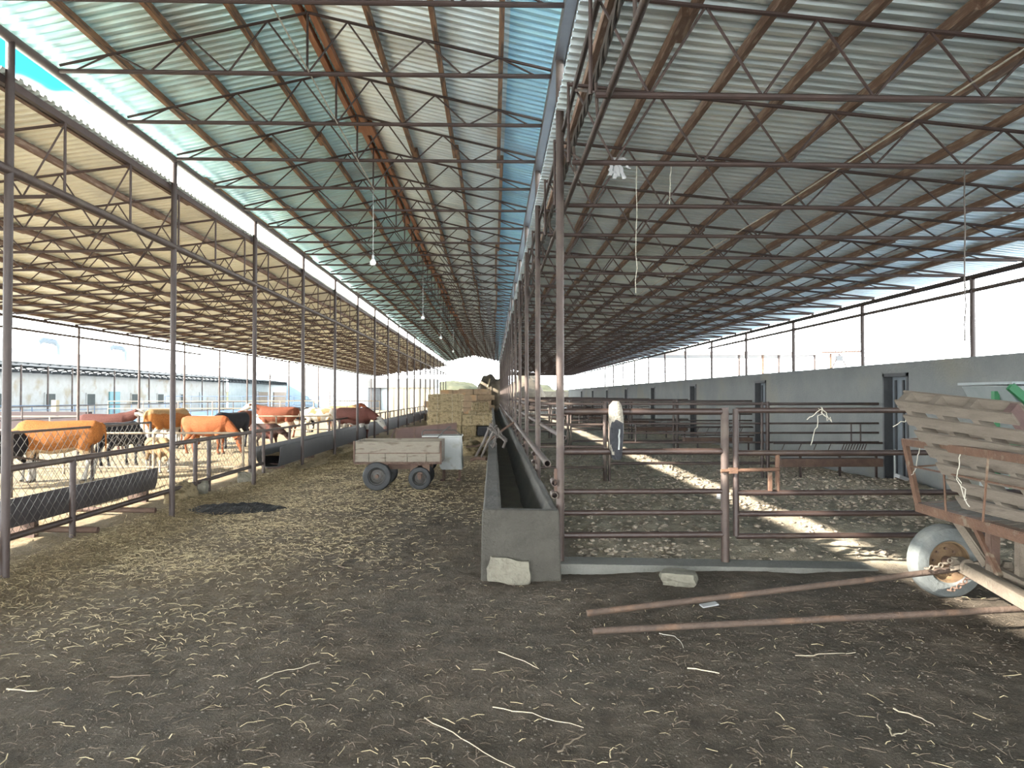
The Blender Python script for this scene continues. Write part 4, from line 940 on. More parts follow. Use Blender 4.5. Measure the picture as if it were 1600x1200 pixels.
def boxcart():
    YN = 13.3; xa = P(687, 700, YN).x; xb = P(720, 700, YN).x; c = thing('metal_box_trolley', ((xa + xb) / 2, YN + .25, 0), 'grey white sheet metal box trolley right of the wooden cart', 'trolley')
    z0, z1 = .215, .80
    MB().extr([(xa, z0 + .05), (xa + .03, z0), (xb + .03, z0), (xb, z1), (xa - .02, z1)], 'Y', YN, YN + .55).build('box_body', 'whitebox', c, bevel=.01)
    l = MB(); l.bx(xa - .32, xb + .02, YN - .01, YN + .56, z1, z1 + .025); l.bx(xb - .02, xb + .005, YN - .008, YN, z0, z1); l.build('lid', 'whitebox', c, bevel=.005)
    for x in (xa + .06, xb - .03):
        for y in (YN + .06, YN + .49): MB().bx(x - .015, x + .015, y - .015, y + .015, 0.03, z0 + .02).build('leg', 'rust_dark', c)
    for x in (xa + .06, xb - .03): MB().bx(x - .05, x + .03, YN + .0, YN + .12, -0.0, .04).build('foot', 'rust_dark', c)
    h = MB(); zb_ = z1 + .02
    h.tube([(xa - .05, YN, zb_ - .18), (xa - .03, YN, zb_ - .02), (xa + .06, YN, zb_ + .08), (xa + .16, YN, zb_ + .16), (xa + .19, YN, zb_ + .14)], .013, 8)
    h.tube([(xa - .05, YN + .3, zb_ - .18), (xa - .03, YN + .3, zb_ - .02), (xa + .06, YN + .3, zb_ + .08), (xa + .16, YN + .3, zb_ + .16), (xa + .19, YN + .3, zb_ + .14)], .013, 8)
    h.tube([(xa - .34, YN + .2, zb_), (xa - .33, YN + .2, zb_ + .07), (xa - .28, YN + .2, zb_ + .10), (xb - .12, YN + .2, zb_ + .10), (xb, YN + .2, zb_)], .012, 8)
    h.build('handle', 'rim', c, True)
    d = MB(); tx = [P(728, 698, YN + .2), P(745, 697, YN + .2), P(765, 688, YN), P(785, 672, YN - .1), P(803, 660, YN)]
    d.tube(tx, [.02, .02, .022, .02, .018], 8); d.build('drawbar', 'rust_dark', c, True)
boxcart()
def traycart():
    YN = 14.2; xa = P(608, 680, YN).x; xb = P(710, 680, YN).x
    c = thing('tray_cart', ((xa + xb) / 2, YN + .4, 0), 'brown steel tray cart behind the wooden cart and box trolley', 'cart')
    zt0, zt1 = P(608, 674, YN).z, P(708, 664, YN).z; zb = .62
    MB().extr([(xa, zb), (xb, zb), (xb, zt1), (xa, zt0)], 'Y', YN + .9, YN + .92).build('side_panel', 'browntray', c)
    MB().extr([(xa, zb), (xb, zb), (xb, zt1 - .2), (xa, zt0 - .2)], 'Y', YN, YN + .02).build('side_panel', 'browntray', c)
    f_ = MB()
    for t in (0, .30, .68, .98): x = xa + (xb - xa) * t; f_.bx(x, x + .03, YN + .88, YN + .90, zb, zt0 + (zt1 - zt0) * t)
    f_.bar((xa, YN + .9, zt0), (xb, YN + .9, zt1), .03, .03); f_.bar((xa, YN, zt0 - .2), (xa, YN + .9, zt0), .03, .03); f_.build('frame', 'rust_dark', c)
    MB().bx(xa, xb, YN, YN + .92, zb - .03, zb).build('bed', 'browntray', c)
    MB().bx((xa + xb) / 2 - .03, (xa + xb) / 2 + .03, YN + .1, YN + .85, .22, .6).build('axle_stand', 'rust_dark', c)
    wheel(((xa + xb) / 2, YN + .12, .25), .25, .14, 'rubber', 'rim', c); wheel(((xa + xb) / 2, YN + .82, .25), .25, .14, 'rubber', 'rim', c)
traycart()
# timber shafts resting on the trough
a = P(739, 718, 11.6); a.z = max(a.z, .02)
pl = thing('wooden_plough', (-.3, 12, 0), 'old wooden handled implement leaning against the trough edge', 'tool')
MB().tube([P(742, 716, 12.4), P(756, 690, 12.3), P(764, 670, 12.2), P(768, 662, 12.2)], [.02, .024, .022, .018], 8).build('handle', 'cable', pl, True)
MB().tube([P(752, 714, 12.2), P(762, 692, 12.1), P(772, 672, 12.1), P(776, 664, 12.1)], [.018, .022, .022, .018], 8).build('handle', 'cable', pl, True)
MB().tube([P(736, 719, 12.4), P(744, 716, 12.35), P(760, 717, 12.2)], .03, 8).build('share', 'rust_dark', pl, True)
MB().tube([P(762, 668, 12.0), P(780, 680, 11.9), P(790, 690, 11.6), P(786, 700, 11.6)], .02, 8).build('beam', 'cable', pl, True)
# tangled twine and sacking over trough edge
scrag('rope_tangle', [wob(P(766, 664, 12), P(792, 690, 11.8), 10, .12, s_) for s_ in range(5)] + [wob(P(778, 668, 12), P(770, 700, 11.8), 10, .10, s_ + 9) for s_ in range(4)], 'cable', .010, 'tangle of grey rope hanging on the trough rim by implement', 'rope')

# ------------------------------------------------------------------ rusty two wheeled cart at the right edge
def cart2():
    c = thing('farm_cart', (3.9, 5.1, 0), 'rusty two wheeled cart with open railed body at right edge', 'cart')
    A = P(1409, 686, 6.0); B = P(1600, 712, 4.30); Cc = P(1430, 786, 5.78); D = P(1600, 834, 4.42)
    # extend the front frame towards the viewer beyond the picture edge
    Bx = A + (B - A) * 1.12; Dx = Cc + (D - Cc) * 1.12
    into = Vector((1.0, 0.05, 0.06)).normalized()
    dn = Vector((0, 0, -1)); 
    t = MB(); t.angle(A, Bx, .05, .007, dn, into); t.build('top_rail', 'rust', c)
    t = MB(); t.angle(Cc, Dx, .065, .008, dn, into); t.build('bottom_rail', 'rust', c)
    t = MB(); t.angle(A, Cc, .05, .007, (B - A), into); t.build('corner_bar', 'rust', c)
    for u in (.38, .72): 
        p = A.lerp(Bx, u * .96 - .0); q_ = Cc.lerp(Dx, u * .9 - .04); MB().cyl(p, q_, .008, 6).build('thin_bar', 'rust', c)
    p = A.lerp(Cc, .42); q_ = Bx.lerp(Dx, .42); MB().cyl(p, q_, .007, 6).build('thin_bar', 'rust', c)
    # bed going right from the front bottom rail
    Lb = 1.9
    bed = MB()
    for i in range(10):
        u0, u1 = i / 10 + .006, (i + 1) / 10 - .006; p0 = Cc.lerp(Dx, u0); p1 = Cc.lerp(Dx, u1); q0 = p0 + into * Lb; q1 = p1 + into * Lb; dz = Vector((0, 0, -.025))
        bed.add([p0, p1, q1, q0, p0 + dz, p1 + dz, q1 + dz, q0 + dz], [(0, 1, 2, 3), (7, 6, 5, 4), (0, 4, 5, 1), (1, 5, 6, 2), (2, 6, 7, 3), (3, 7, 4, 0)])
    bed.build('bed_boards', 'wood', c)
    s_ = MB(); s_.angle(A, A + into * Lb, .045, .007, dn, (0, -1, 0)); s_.angle(Cc, Cc + into * Lb, .05, .008, dn, (0, -1, 0))
    for u in (.33, .66, 1): s_.cyl(A + into * Lb * u, Cc + into * Lb * u, .009, 6)
    s_.cyl(A.lerp(Cc, .45), A.lerp(Cc, .45) + into * Lb, .007, 6); s_.build('far_side_rail', 'rust', c)
    # wheel
    wc = P(1477, 874, 5.62); wheel((wc.x, wc.y, .275), .28, .17, 'rubber_grey', 'rim_rust', c)
    wheel((wc.x, 4.1, .275), .28, .17, 'rubber_grey', 'rim_rust', c)
    # axle beam
    ax0 = P(1495, 878, 5.50); ax1 = P(1600, 938, 4.62); ax1 = ax0 + (ax1 - ax0) * 1.4
    MB().bar(ax0, ax1, .09, .085).build('axle_beam', 'mudsteel', c, bevel=.006)
    b2 = P(1545, 885, 5.15); b3 = P(1600, 912, 4.85); b3 = b2 + (b3 - b2) * 1.5
    MB().bar(b2, b3, .05, .05).build('spring_bar', 'mudsteel', c, bevel=.004)
    g = MB(); g.bar(P(1488, 806, 5.45), P(1540, 884, 5.2), .012, .05); g.bar(P(1497, 806, 5.4), P(1552, 884, 5.15), .05, .012); g.build('diagonal_stay', 'mudsteel', c)
    MB().bar(P(1520, 815, 5.3), P(1562, 900, 5.0), .035, .035).build('diagonal_stay', 'rust', c)
    MB().angle(P(1549, 826, 5.1), P(1549, 892, 5.1), .06, .008, (1, 0, 0), (0, 1, 0)).build('upright', 'rust_dark', c)
    MB().angle(P(1594, 838, 4.9), P(1594, 905, 4.9), .05, .008, (1, 0, 0), (0, 1, 0)).build('upright', 'mudsteel', c)
    MB().lathe(P(1574, 897, 5.2), [(.001, .09), (.03, .09), (.035, .07), (.05, .05), (.035, .03), (.055, .01), (.06, 0.0), (.05, -.03), (.001, -.03)], 'Z', 14).build('coupling', 'mudsteel', c, True)
    # shafts
    s0 = G(917, 958, .025); s1 = P(1497, 889, 5.42); MB().tube([s0, s0.lerp(s1, .5) + Vector((0, 0, .0)), s1], [.024, .022, .022], 12).build('shaft', 'shaft', c, True)
    t0 = G(926, 986, .025); t1 = P(1600, 951, 4.75); t1 = t0 + (t1 - t0) * 1.12
    MB().tube([t0, t0.lerp(t1, .5), t1], .022, 12).build('shaft', 'shaft', c, True)
    MB().bar(P(1484, 888, 5.40), P(1530, 880, 5.3), .05, .03).build('shaft_clamp', 'mudsteel', c)
    MB().torus(P(1512, 886, 5.32), .045, .014, 'Y', 16, 8).build('ring', 'mudsteel', c, True)
    # chain
    def chain(p, q_, n):
        ch = MB()
        for i in range(n):
            m_ = p.lerp(q_, (i + .5) / n); m_.z += -.02 * sin(pi * i / n) ; ch.torus(m_, .016, .006, 'Y' if i % 2 else 'Z', 10, 5)
        return ch
    chain(P(1445, 890, 5.35), P(1495, 868, 5.35), 7).build('chain', 'mudsteel', c, True)
    chain(P(1482, 924, 5.42), P(1515, 900, 5.35), 7).build('chain', 'rust_dark', c, True)
    return into, A, Cc, D
into, A2, C2, D2 = cart2()
# pallet standing tilted on the cart bed
def pallet():
    A = P(1398, 626, 5.60); B = P(1557, 645, 4.90); C = P(1506, 795, 5.12)
    u = (B - A); Lu = u.length; u.normalize(); v = (C - A); v -= u * v.dot(u) * .0; Lv = v.length; v.normalize()
    n_ = u.cross(v).normalized()
    if n_.y < 0: n_ = -n_
    n_ = (n_ * .7 + Vector((.15, .1, .55))).normalized()
    p = thing('wooden_pallet', C, 'grey brown slatted wooden pallet standing tilted on the cart', 'pallet')
    nsl = 7; sw = .088; th = .02; dep = .13
    for side, off in ((0, 0), (1, dep)):
        for i in range(nsl if side == 0 else 4):
            s0 = A + v * (i * (Lv - sw) / ((nsl if side == 0 else 4) - 1)) + n_ * off; jit = random.uniform(-.01, .01)
            mb = MB(); a = s0 + u * (-.01 + jit); b_ = s0 + u * (Lu * 1.12 + jit)
            vv_ = [a, b_, b_ + v * sw, a + v * sw]; vv_ += [q_ + n_ * th for q_ in vv_]
            mb.add(vv_, [(0, 1, 2, 3), (7, 6, 5, 4), (0, 4, 5, 1), (1, 5, 6, 2), (2, 6, 7, 3), (3, 7, 4, 0)]).build('slat', 'wood', p)
    for t in (.02, .34, .68, 1.04):
        s0 = A + u * (t * Lu) + n_ * th; w_ = .05; mb = MB(); a = s0; b_ = s0 + v * Lv
        vv_ = [a, a + u * w_, b_ + u * w_, b_]; vv_ += [q_ + n_ * (dep - th) for q_ in vv_]
        mb.add(vv_, [(0, 1, 2, 3), (7, 6, 5, 4), (0, 4, 5, 1), (1, 5, 6, 2), (2, 6, 7, 3), (3, 7, 4, 0)]).build('stringer', 'wood' if t < 1 else 'wood_red', p)
pallet()
scrag('loose_string', [wob(P(1440, 637, 5.5), P(1395, 667, 5.55), 8, .04, 3), wob(P(1503, 700, 5.1), P(1495, 745, 5.1), 6, .03, 4), wob(P(1495, 745, 5.1), P(1515, 792, 5.0), 6, .05, 5), wob(P(1495, 745, 5.1), P(1510, 780, 5.0), 6, .08, 6)], 'rope', .0035, 'loose pale string hanging from the pallet and cart rail')
scrag('loose_string', [wob(P(1436, 695, 5.8), P(1433, 730, 5.8), 6, .05, 7), wob(P(1433, 730, 5.8), P(1424, 742, 5.8), 5, .03, 8)], 'rope', .0035, 'short string tied to the front corner of the rusty cart')
o = MB().box(P(1578, 785, 5.35), (.22, .14, .02), Euler((.3, .2, .4)).to_matrix()).build('blue_sack', mat('blue_grey_plastic', (.10, .16, .24), (.4, .45, .5), 12, .5), bevel=.005); tag(o, 'crumpled blue grey sack on the bed of the rusty cart', 'sack')
# green machine behind
gm = thing('green_machine', (6.2, 8.4, 0), 'green framed grey feed machine behind pallet at right edge', 'machine')
p0 = P(1580, 602, 8.0)
x0 = p0.x; 
g = MB(); g.bar(P(1578, 603, 8.0), P(1640, 655, 8.0), .05, .09); g.bar(P(1585, 655, 8.0), P(1625, 620, 8.0), .05, .09); g.bar(P(1572, 683, 8.05), P(1590, 700, 8.05), .05, .08); g.bx(x0 + .02, x0 + .08, 8.3, 8.36, 0, 1.6); g.bx(x0 + .02, x0 + .08, 8.02, 8.08, 0.0, 1.0); g.bx(x0, x0 + .8, 8.0, 8.06, .88, .96); g.build('green_frame', 'green', gm)
k = MB(); k.extr([(x0 + .02, 1.66), (x0 + .9, 1.66), (x0 + .9, .95), (x0 + .42, .95)], 'Y', 8.1, 8.9); k.build('hopper', 'greysheet', gm, bevel=.01)
k = MB(); k.box((x0 + .45, 8.45, 1.69), (.92, .95, .03)); k.build('hopper_lid', 'greysheet', gm)
k = MB(); k.bx(x0 - .30, x0 + .8, 8.1, 8.8, .86, .90); k.build('shelf', 'doorframe', gm)
k = MB(); k.bx(x0 + .1, x0 + .8, 8.2, 8.7, .35, .84); k.build('motor_box', 'greysheet', gm)
g = MB(); 
for x in (x0 + .8,): g.bx(x, x + .06, 8.8, 8.86, 0, 1.6); g.bx(x, x + .06, 8.04, 8.1, 0, 1.6)
g.build('green_leg', 'green', gm)

# ------------------------------------------------------------------ hanging things
def bulb(y, k):
    z = 3.50; b_ = thing('hanging_lamp', (XM, y, z), 'white bulb hanging on a long cord under the ridge, %s from the viewpoint' % WORDS[k], 'lamp', 'bulbs under the ridge')
    MB().lathe((XM, y, z), [(.001, -.045), (.03, -.038), (.045, -.01), (.042, .02), (.025, .05), (.02, .055), (.001, .055)], 'Z', 16).build('bulb', 'bulb', b_, True)
    MB().cyl((XM, y, z + .05), (XM, y, z + .11), .018, 10).build('socket', 'whiteplastic', b_, True)
    MB().cyl((XM, y, z + .1), (XM, y, 4.6), .005, 5).build('cord', 'whitebox', b_)
for k, q_ in enumerate((3, 9, 14, 20, 25, 31, 36)): bulb(6.98 + 1.285 * q_, k)
tag(MB().tube([(XM + .02, -3, 4.64), (XM + .02, 1, 4.57), (XM + .02, 5, 4.63), (XM + .02, 10.83, 4.57)], .007, 6).build('power_cable', 'rope', None, True), 'pale power cable running under ridge to the nearest bulb', 'cable')
tag(MB().tube([(2.9, 3.0, 3.44), (2.85, 4.5, 3.41), (2.78, 7, 3.38), (2.72, 10, 3.4), (2.6, 16, 3.38)], .006, 6).build('clothes_line', 'rope', None, True), 'pale cord strung under the right roof trusses', 'cord')
cy = 5.725
def hang(px, py, y, z1, label, m='rope', r=.0035, py1=None):
    a = P(px, py, y); return tag(MB().tube(wob(a, (a.x - .01, y, z1), 10, .015, px), r, 5).build('hanging_string', m, None, True), label, 'string')
hang(1507, 258, cy, 1.98, 'long thin string hanging at the far right of pens', 'cable', .006)
hang(995, 258, cy, 2.35, 'thin pale string hanging from right truss near the aisle', 'rope', .0028)
hang(1048, 256, cy, 3.05, 'short pale string knotted over the second right truss', 'rope', .0028)
rg = thing('plastic_rag', P(962, 262, cy), 'torn pale plastic rag tied to truss above the near gate', 'rag')
for i in range(6):
    a = P(958 + 3 * i, 246, cy - .02); mb = MB(); L_ = random.uniform(.09, .2)
    pts = wob(a, a + Vector((random.uniform(-.06, .06), 0, -L_)), 6, .03, i); n = len(pts)
    mb.loft([(p_, (.012 + .006 * random.random(), 0, 0), (0, .003, .0)) for p_ in pts], 8); mb.build('strip', 'whiteplastic', rg, True)

# ------------------------------------------------------------------ cattle
def cow_mesh(pose):
    mb = MB(); Z = Vector((0, 0, 1)); Yv = Vector((0, 1, 0))
    def ring(x, z, hw, hh, dx=0): return ((x, 0, z), (0, hw, 0), (dx, 0, hh))
    mb.loft([ring(-.80, 1.02, .07, .10), ring(-.76, 1.01, .16, .19), ring(-.66, 1.0, .22, .25), ring(-.45, .97, .245, .285), ring(-.15, .92, .285, .33), ring(.15, .90, .285, .34), ring(.42, .93, .24, .335), ring(.60, .97, .20, .30), ring(.72, .99, .14, .23), ring(.78, 1.0, .07, .14)], 20)
    def seg(pts, n=12):
        "pts: (x,y,z,rw,rh)"
        rr = []
        for i, (x, y, z, rw, rh) in enumerate(pts):
            p = Vector((x, y, z)); a = Vector(pts[max(i - 1, 0)][:3]); b = Vector(pts[min(i + 1, len(pts) - 1)][:3]); d = (b - a).normalized()
            s_ = Z.cross(d) if abs(d.z) < .9 else Vector((0, 1, 0)); s_ = Vector((0, 1, 0)) if abs(d.y) < .5 else s_
            s_ = (s_ - d * s_.dot(d)).normalized(); u = s_.cross(d).normalized(); rr.append((p, s_ * rw, u * rh))
        mb.loft(rr, n)
    if pose == 'up': neck = [(.50, 1.04, .17, .26), (.72, 1.12, .13, .20), (.90, 1.22, .105, .155), (1.02, 1.31, .10, .125)]; poll = Vector((1.03, 0, 1.34)); muz = Vector((1.44, 0, 1.10))
    elif pose == 'down': neck = [(.52, 1.0, .17, .26), (.76, .90, .13, .20), (.95, .72, .105, .155), (1.08, .56, .10, .12)]; poll = Vector((1.10, 0, .55)); muz = Vector((1.22, 0, .10))
    else: neck = [(.52, 1.02, .17, .26), (.76, 1.0, .13, .19), (.96, .92, .105, .15), (1.10, .84, .10, .12)]; poll = Vector((1.12, 0, .86)); muz = Vector((1.42, 0, .52))
    seg([(x, 0, z, a, b) for x, z, a, b in neck] + [(poll.x + .02, 0, poll.z - .01, .07, .08)])
    d = (muz - poll); L_ = d.length; d.normalize()
    hp = [(-.05, .07, .06), (0.02, .105, .095), (.12, .115, .115), (.24, .10, .105), (.34, .075, .08), (.43, .07, .065), (.47, .072, .06), (.50, .045, .04)]
    seg([(*(poll + d * t - Vector((0, 0, .0))), a, b) for t, a, b in hp])
    up = Vector((0, 1, 0)).cross(d); up = -up if up.z < 0 or (abs(up.z) < .3 and up.x < 0) else up
    ears = []
    for sy in (-1, 1):
        e0 = poll + d * .03 + up * .03 + Yv * sy * .08
        mb.tube([e0, e0 + Vector((-.02, sy * .09, .0)), e0 + Vector((-.04, sy * .17, -.03)), e0 + Vector((-.04, sy * .21, -.05))], [.025, .045, .035, .008], 8)
        # legs
        seg([(.50, sy * .13, .92, .07, .15), (.48, sy * .15, .74, .08, .125), (.47, sy * .15, .60, .06, .085), (.49, sy * .15, .46, .048, .055), (.495, sy * .15, .40, .05, .056), (.49, sy * .15, .32, .034, .038), (.48, sy * .15, .18, .030, .034), (.485, sy * .15, .12, .04, .045), (.50, sy * .15, .07, .042, .05), (.515, sy * .15, 0.005, .05, .065)])
        k = .0 if sy < 0 else .07
        seg([(-.55, sy * .12, 1.02, .10, .20), (-.50, sy * .16, .84, .10, .19), (-.46, sy * .165, .70, .08, .135), (-.53, sy * .16, .58, .055, .085), (-.63 + k, sy * .15, .50, .042, .062), (-.655 + k, sy * .15, .45, .042, .055), (-.63 + k, sy * .15, .34, .034, .040), (-.60 + k, sy * .15, .18, .032, .036), (-.585 + k, sy * .15, .12, .04, .046), (-.57 + k, sy * .15, .07, .042, .05), (-.555 + k, sy * .15, .005, .05, .065)])
    mb.tube([(-.76, 0, 1.19), (-.83, .0, 1.13), (-.86, .01, .95), (-.86, .01, .70), (-.85, .02, .52), (-.85, .02, .42)], [.04, .032, .024, .022, .04, .015], 8)
    me_ = mb.mesh('cow_raw', None); o_ = bpy.data.objects.new('cow_raw', me_); COL.objects.link(o_)
    r = o_.modifiers.new('r', 'REMESH'); r.mode = 'VOXEL'; r.voxel_size = .018; r.use_smooth_shade = True
    s_ = o_.modifiers.new('s', 'SMOOTH'); s_.factor = .6; s_.iterations = 4
    dg = bpy.context.evaluated_depsgraph_get(); ev = o_.evaluated_get(dg); res = bpy.data.meshes.new_from_object(ev)
    bpy.data.objects.remove(o_); res.polygons.foreach_set('use_smooth', [True] * len(res.polygons))
    return res, poll, muz, d, up
COWM = {p: cow_mesh(p) for p in ('up', 'down', 'mid')}
def coatmat():
    m = bpy.data.materials.new('cow_coat'); m.use_nodes = True; n = m.node_tree; L = n.links; b = n.nodes['Principled BSDF']
    b.inputs['Roughness'].default_value = .85; b.inputs['Specular IOR Level'].default_value = .2
    at = n.nodes.new('ShaderNodeAttribute'); at.attribute_name = 'coat'
    t = n.nodes.new('ShaderNodeTexCoord'); a = n.nodes.new('ShaderNodeTexNoise'); a.inputs['Scale'].default_value = 55; a.inputs['Detail'].default_value = 5; L.new(t.outputs['Object'], a.inputs['Vector'])
    mr = n.nodes.new('ShaderNodeMapRange'); mr.inputs[1].default_value = .3; mr.inputs[2].default_value = .7; mr.inputs[3].default_value = .62; mr.inputs[4].default_value = 1.25; L.new(a.outputs[0], mr.inputs[0])
    h = n.nodes.new('ShaderNodeHueSaturation'); L.new(at.outputs['Color'], h.inputs['Color']); L.new(mr.outputs[0], h.inputs['Value']); L.new(h.outputs[0], b.inputs['Base Color'])
    bp = n.nodes.new('ShaderNodeBump'); bp.inputs['Strength'].default_value = .6; bp.inputs['Distance'].default_value = .02; L.new(a.outputs[0], bp.inputs['Height']); L.new(bp.outputs[0], b.inputs['Normal'])
    return m
COAT = coatmat()
def cow(px, py, head, pose, base, label, name='cow', sc=1.0, face=None, legs=None, belly=None, patch=None, X=None, seed=0, back=None):
    src, poll, muz, d, up = COWM[pose]; me_ = src.copy(); me_.name = 'cow_body'; me_.materials.clear(); me_.materials.append(COAT)
    ca = me_.color_attributes.new('coat', 'FLOAT_COLOR', 'POINT')
    for i, v in enumerate(me_.vertices):
        p = v.co; c_ = base; t = (p - poll).dot(d); perp = (p - poll - d * t).length
        w_ = noise.noise(p * 4 + Vector((seed * 3.1, 0, 0)))
        if patch and w_ > patch[0] and p.x < .95: c_ = patch[1]
        if back and p.z > 1.08 + .06 * w_ and p.x < .8: c_ = back
        if belly and p.z < .66 + .06 * w_ and p.z > .45 and p.x < .7: c_ = belly
        if legs and p.z < .46 + .08 * w_ and p.x < .75: c_ = legs
        ishead = t > -.04 and perp < .24 and p.x > .95
        if face and ishead and perp < .17 + .02 * w_: c_ = face
        if ishead and t > .41: c_ = (.30, .18, .15) if face else tuple(q_ * .5 for q_ in base)
        if p.z < .055: c_ = (.05, .04, .03)
        ca.data[i].color = (*c_, 1)
    g = G(px, py); y = g.y; x = g.x
    o_ = bpy.data.objects.new(name, me_); COL.objects.link(o_); o_.location = (x, y, ground_z(x, y) - .005); o_.rotation_euler.z = radians(head); o_.scale = (sc,) * 3
    ORG[o_.name] = Vector((0, 0, 0)); tag(o_, label, 'cow' if name == 'cow' else 'calf')
    for sy in (-1, 1):
        e_ = poll + d * .17 + up * .045 + Vector((0, sy * .103, 0)); b = bmesh.new(); bmesh.ops.create_uvsphere(b, u_segments=10, v_segments=6, radius=.018)
        bmesh.ops.translate(b, verts=b.verts, vec=e_); em = bpy.data.meshes.new('eye'); b.to_mesh(em); b.free(); em.materials.append(M['hoof'])
        eo = bpy.data.objects.new('eye', em); COL.objects.link(eo); eo.parent = o_
    return o_
WH = (.30, .28, .245); BK = (.012, .012, .015); OR = (.20, .072, .017); RD = (.10, .029, .013); MR = (.06, .02, .014); DB = (.03, .016, .012); TN = (.20, .125, .06)
cow(92, 752, 195, 'down', OR, 'large curly orange cow grazing behind the left chain link fence', legs=WH, belly=(.32, .22, .13), seed=1, sc=.88)
cow(14, 757, 262, 'down', BK, 'black and white calf half hidden by the nearest left post', 'calf', sc=.75, face=WH, legs=WH, seed=2)
cow(186, 729, 78, 'down', BK, 'black calf seen from behind, between orange cow and second post', 'calf', sc=.78, seed=3)
cow(164, 704, 5, 'up', MR, 'maroon cow with white head standing behind the black calf', sc=.85, face=WH, seed=4)
cow(262, 702, 66, 'down', OR, 'tan cow with pale back standing behind the second left post', sc=.93, legs=WH, belly=WH, back=TN, seed=5)
cow(280, 695, 275, 'mid', DB, 'dark brown cow with white face, right of the second post', sc=.85, face=WH, legs=WH, seed=6)
cow(322, 709, 352, 'down', (.165, .048, .014), 'orange red cow with head lowered, middle of the herd', sc=.82, seed=7)
cow(362, 700, 250, 'mid', BK, 'black cow with white face, left of the third post', sc=.85, face=WH, seed=8)
cow(383, 693, 272, 'mid', RD, 'red cow with white face looking at us beside third post', sc=.85, face=WH, legs=WH, seed=9)
cow(414, 705, 335, 'mid', DB, 'small dark brown calf just right of third post', 'calf', sc=.62, seed=10, patch=(.15, MR))
cow(434, 684, 180, 'up', RD, 'red brown cow with white head facing left, between third and fourth posts', sc=.92, face=WH, belly=(.25, .17, .12), seed=11)
cow(470, 676, 200, 'mid', BK, 'black and white cow far off beside the fourth post', sc=.85, patch=(.05, WH), face=WH, seed=12)
cow(498, 676, 5, 'down', WH, 'whitish cow far off right of the fourth post', sc=.80, seed=13, patch=(.25, TN))
cow(535, 668, 0, 'up', RD, 'distant red cow with pale back above the eating cow', sc=.85, back=TN, seed=14)
q = cow(553, 689, 332, 'mid', MR, 'dark red cow with white face eating at the long trough', sc=.92, face=WH, belly=WH, seed=15)
cow(247, 738, 318, 'down', TN, 'pale calf with white face at the left chain link fence', 'calf', sc=.55, face=WH, legs=WH, seed=16)

# ------------------------------------------------------------------ buildings beyond
BXW = -30.0
def ywall(px): return BXW / (ray(px, 600).x / ray(px, 600).y)
def corr(mb, p0, p1, z0, z1, pitch=.35, dep=.05):
    p0 = Vector((*p0, 0)); p1 = Vector((*p1, 0)); d = p1 - p0; L_ = d.length; d.normalize(); nrm = Vector((d.y, -d.x, 0)); n = int(L_ / pitch * 2); k = len(mb.v)
    for i in range(n + 1):
        q_ = p0 + d * L_ * i / n + nrm * dep * (i % 2); mb.v += [q_ + Vector((0, 0, z0)), q_ + Vector((0, 0, z1))]
    for i in range(n): mb.f.append((k + 2 * i, k + 2 * i + 2, k + 2 * i + 3, k + 2 * i + 1))
    return mb
bn = thing('barn', (BXW, 60, 0), 'long whitewashed barn with veranda beyond the left yard', 'building')
y0, y1, y2 = 30, ywall(354), ywall(457)
MB().bx(BXW - 10, BXW, y0, y1, 0, 3.2).build('wall', 'whitewash', bn)
MB().add([(BXW + 2, y0, 3.55), (BXW + 2, y2, 3.55), (BXW - 5, y2, 4.9), (BXW - 5, y0, 4.9), (BXW - 12, y2, 3.5), (BXW - 12, y0, 3.5), (BXW + 2, y0, 3.70), (BXW + 2, y2, 3.70), (BXW - 5, y2, 5.05), (BXW - 5, y0, 5.05), (BXW - 12, y2, 3.65), (BXW - 12, y0, 3.65)], [(0, 1, 2, 3), (3, 2, 4, 5), (6, 9, 8, 7), (9, 11, 10, 8), (0, 6, 7, 1), (1, 7, 8, 2), (2, 8, 10, 4), (0, 3, 9, 6), (3, 5, 11, 9)]).build('roof', 'barnroof', bn)
t = MB(); y = y0
while y < y2:
    t.bx(BXW, BXW + 1.9, y, y + .1, 3.0, 3.1); t.bar((BXW, y, 3.05), (BXW + 1.9, y, 3.5), .06, .06); t.bar((BXW + .6, y, 3.5), (BXW + 1.2, y, 3.05), .06, .06); y += 1.1
t.bx(BXW + 1.7, BXW + 1.8, y0, y2, 3.35, 3.5); t.bx(BXW + .8, BXW + .88, y0, y2, 3.3, 3.5); t.build('veranda_truss', 'doorframe', bn)
for px in (33, 75, 113, 179, 233, 316, 349): y = ywall(px) * (BXW + 1.8) / BXW; MB().cyl((BXW + 1.8, y, 0), (BXW + 1.8, y, 3.4), .055, 8).build('veranda_post', 'pipe_dusty', bn)
for a, b_ in ((69, 86), (134, 148), (204, 217), (245, 255), (281, 287), (-4, 2)):
    ya, yb = ywall(a), ywall(b_); wf = MB().bx(BXW, BXW + .08, ya, yb, .75, 1.75).build('window', 'whitewash', bn); ORG[wf.name] = ORG[bn.name]
    MB().bx(BXW + .05, BXW + .10, ya + .1, yb - .1, .85, 1.66).build('pane', 'window_dark', wf)
MB().bx(BXW, BXW + .1, ywall(170), ywall(186), 0, 1.85).build('barn_door', 'turquoise', bn)
MB().bx(BXW, BXW + .1, ywall(311), ywall(320), 0.2, 1.9).build('grey_shutter', 'greycorr', bn)
corr(MB(), (BXW + .2, y1), (BXW + .2, y2), 0, 3.4, .8, .12).build('corrugated_wall', 'greycorr', bn)
MB().bx(BXW + .25, BXW + .4, ywall(400), ywall(414), 0, 2.0).build('tan_panel', 'tan', bn); MB().bx(BXW + .25, BXW + .4, ywall(424), ywall(447), 0, 2.0).build('tan_panel', 'tan', bn)
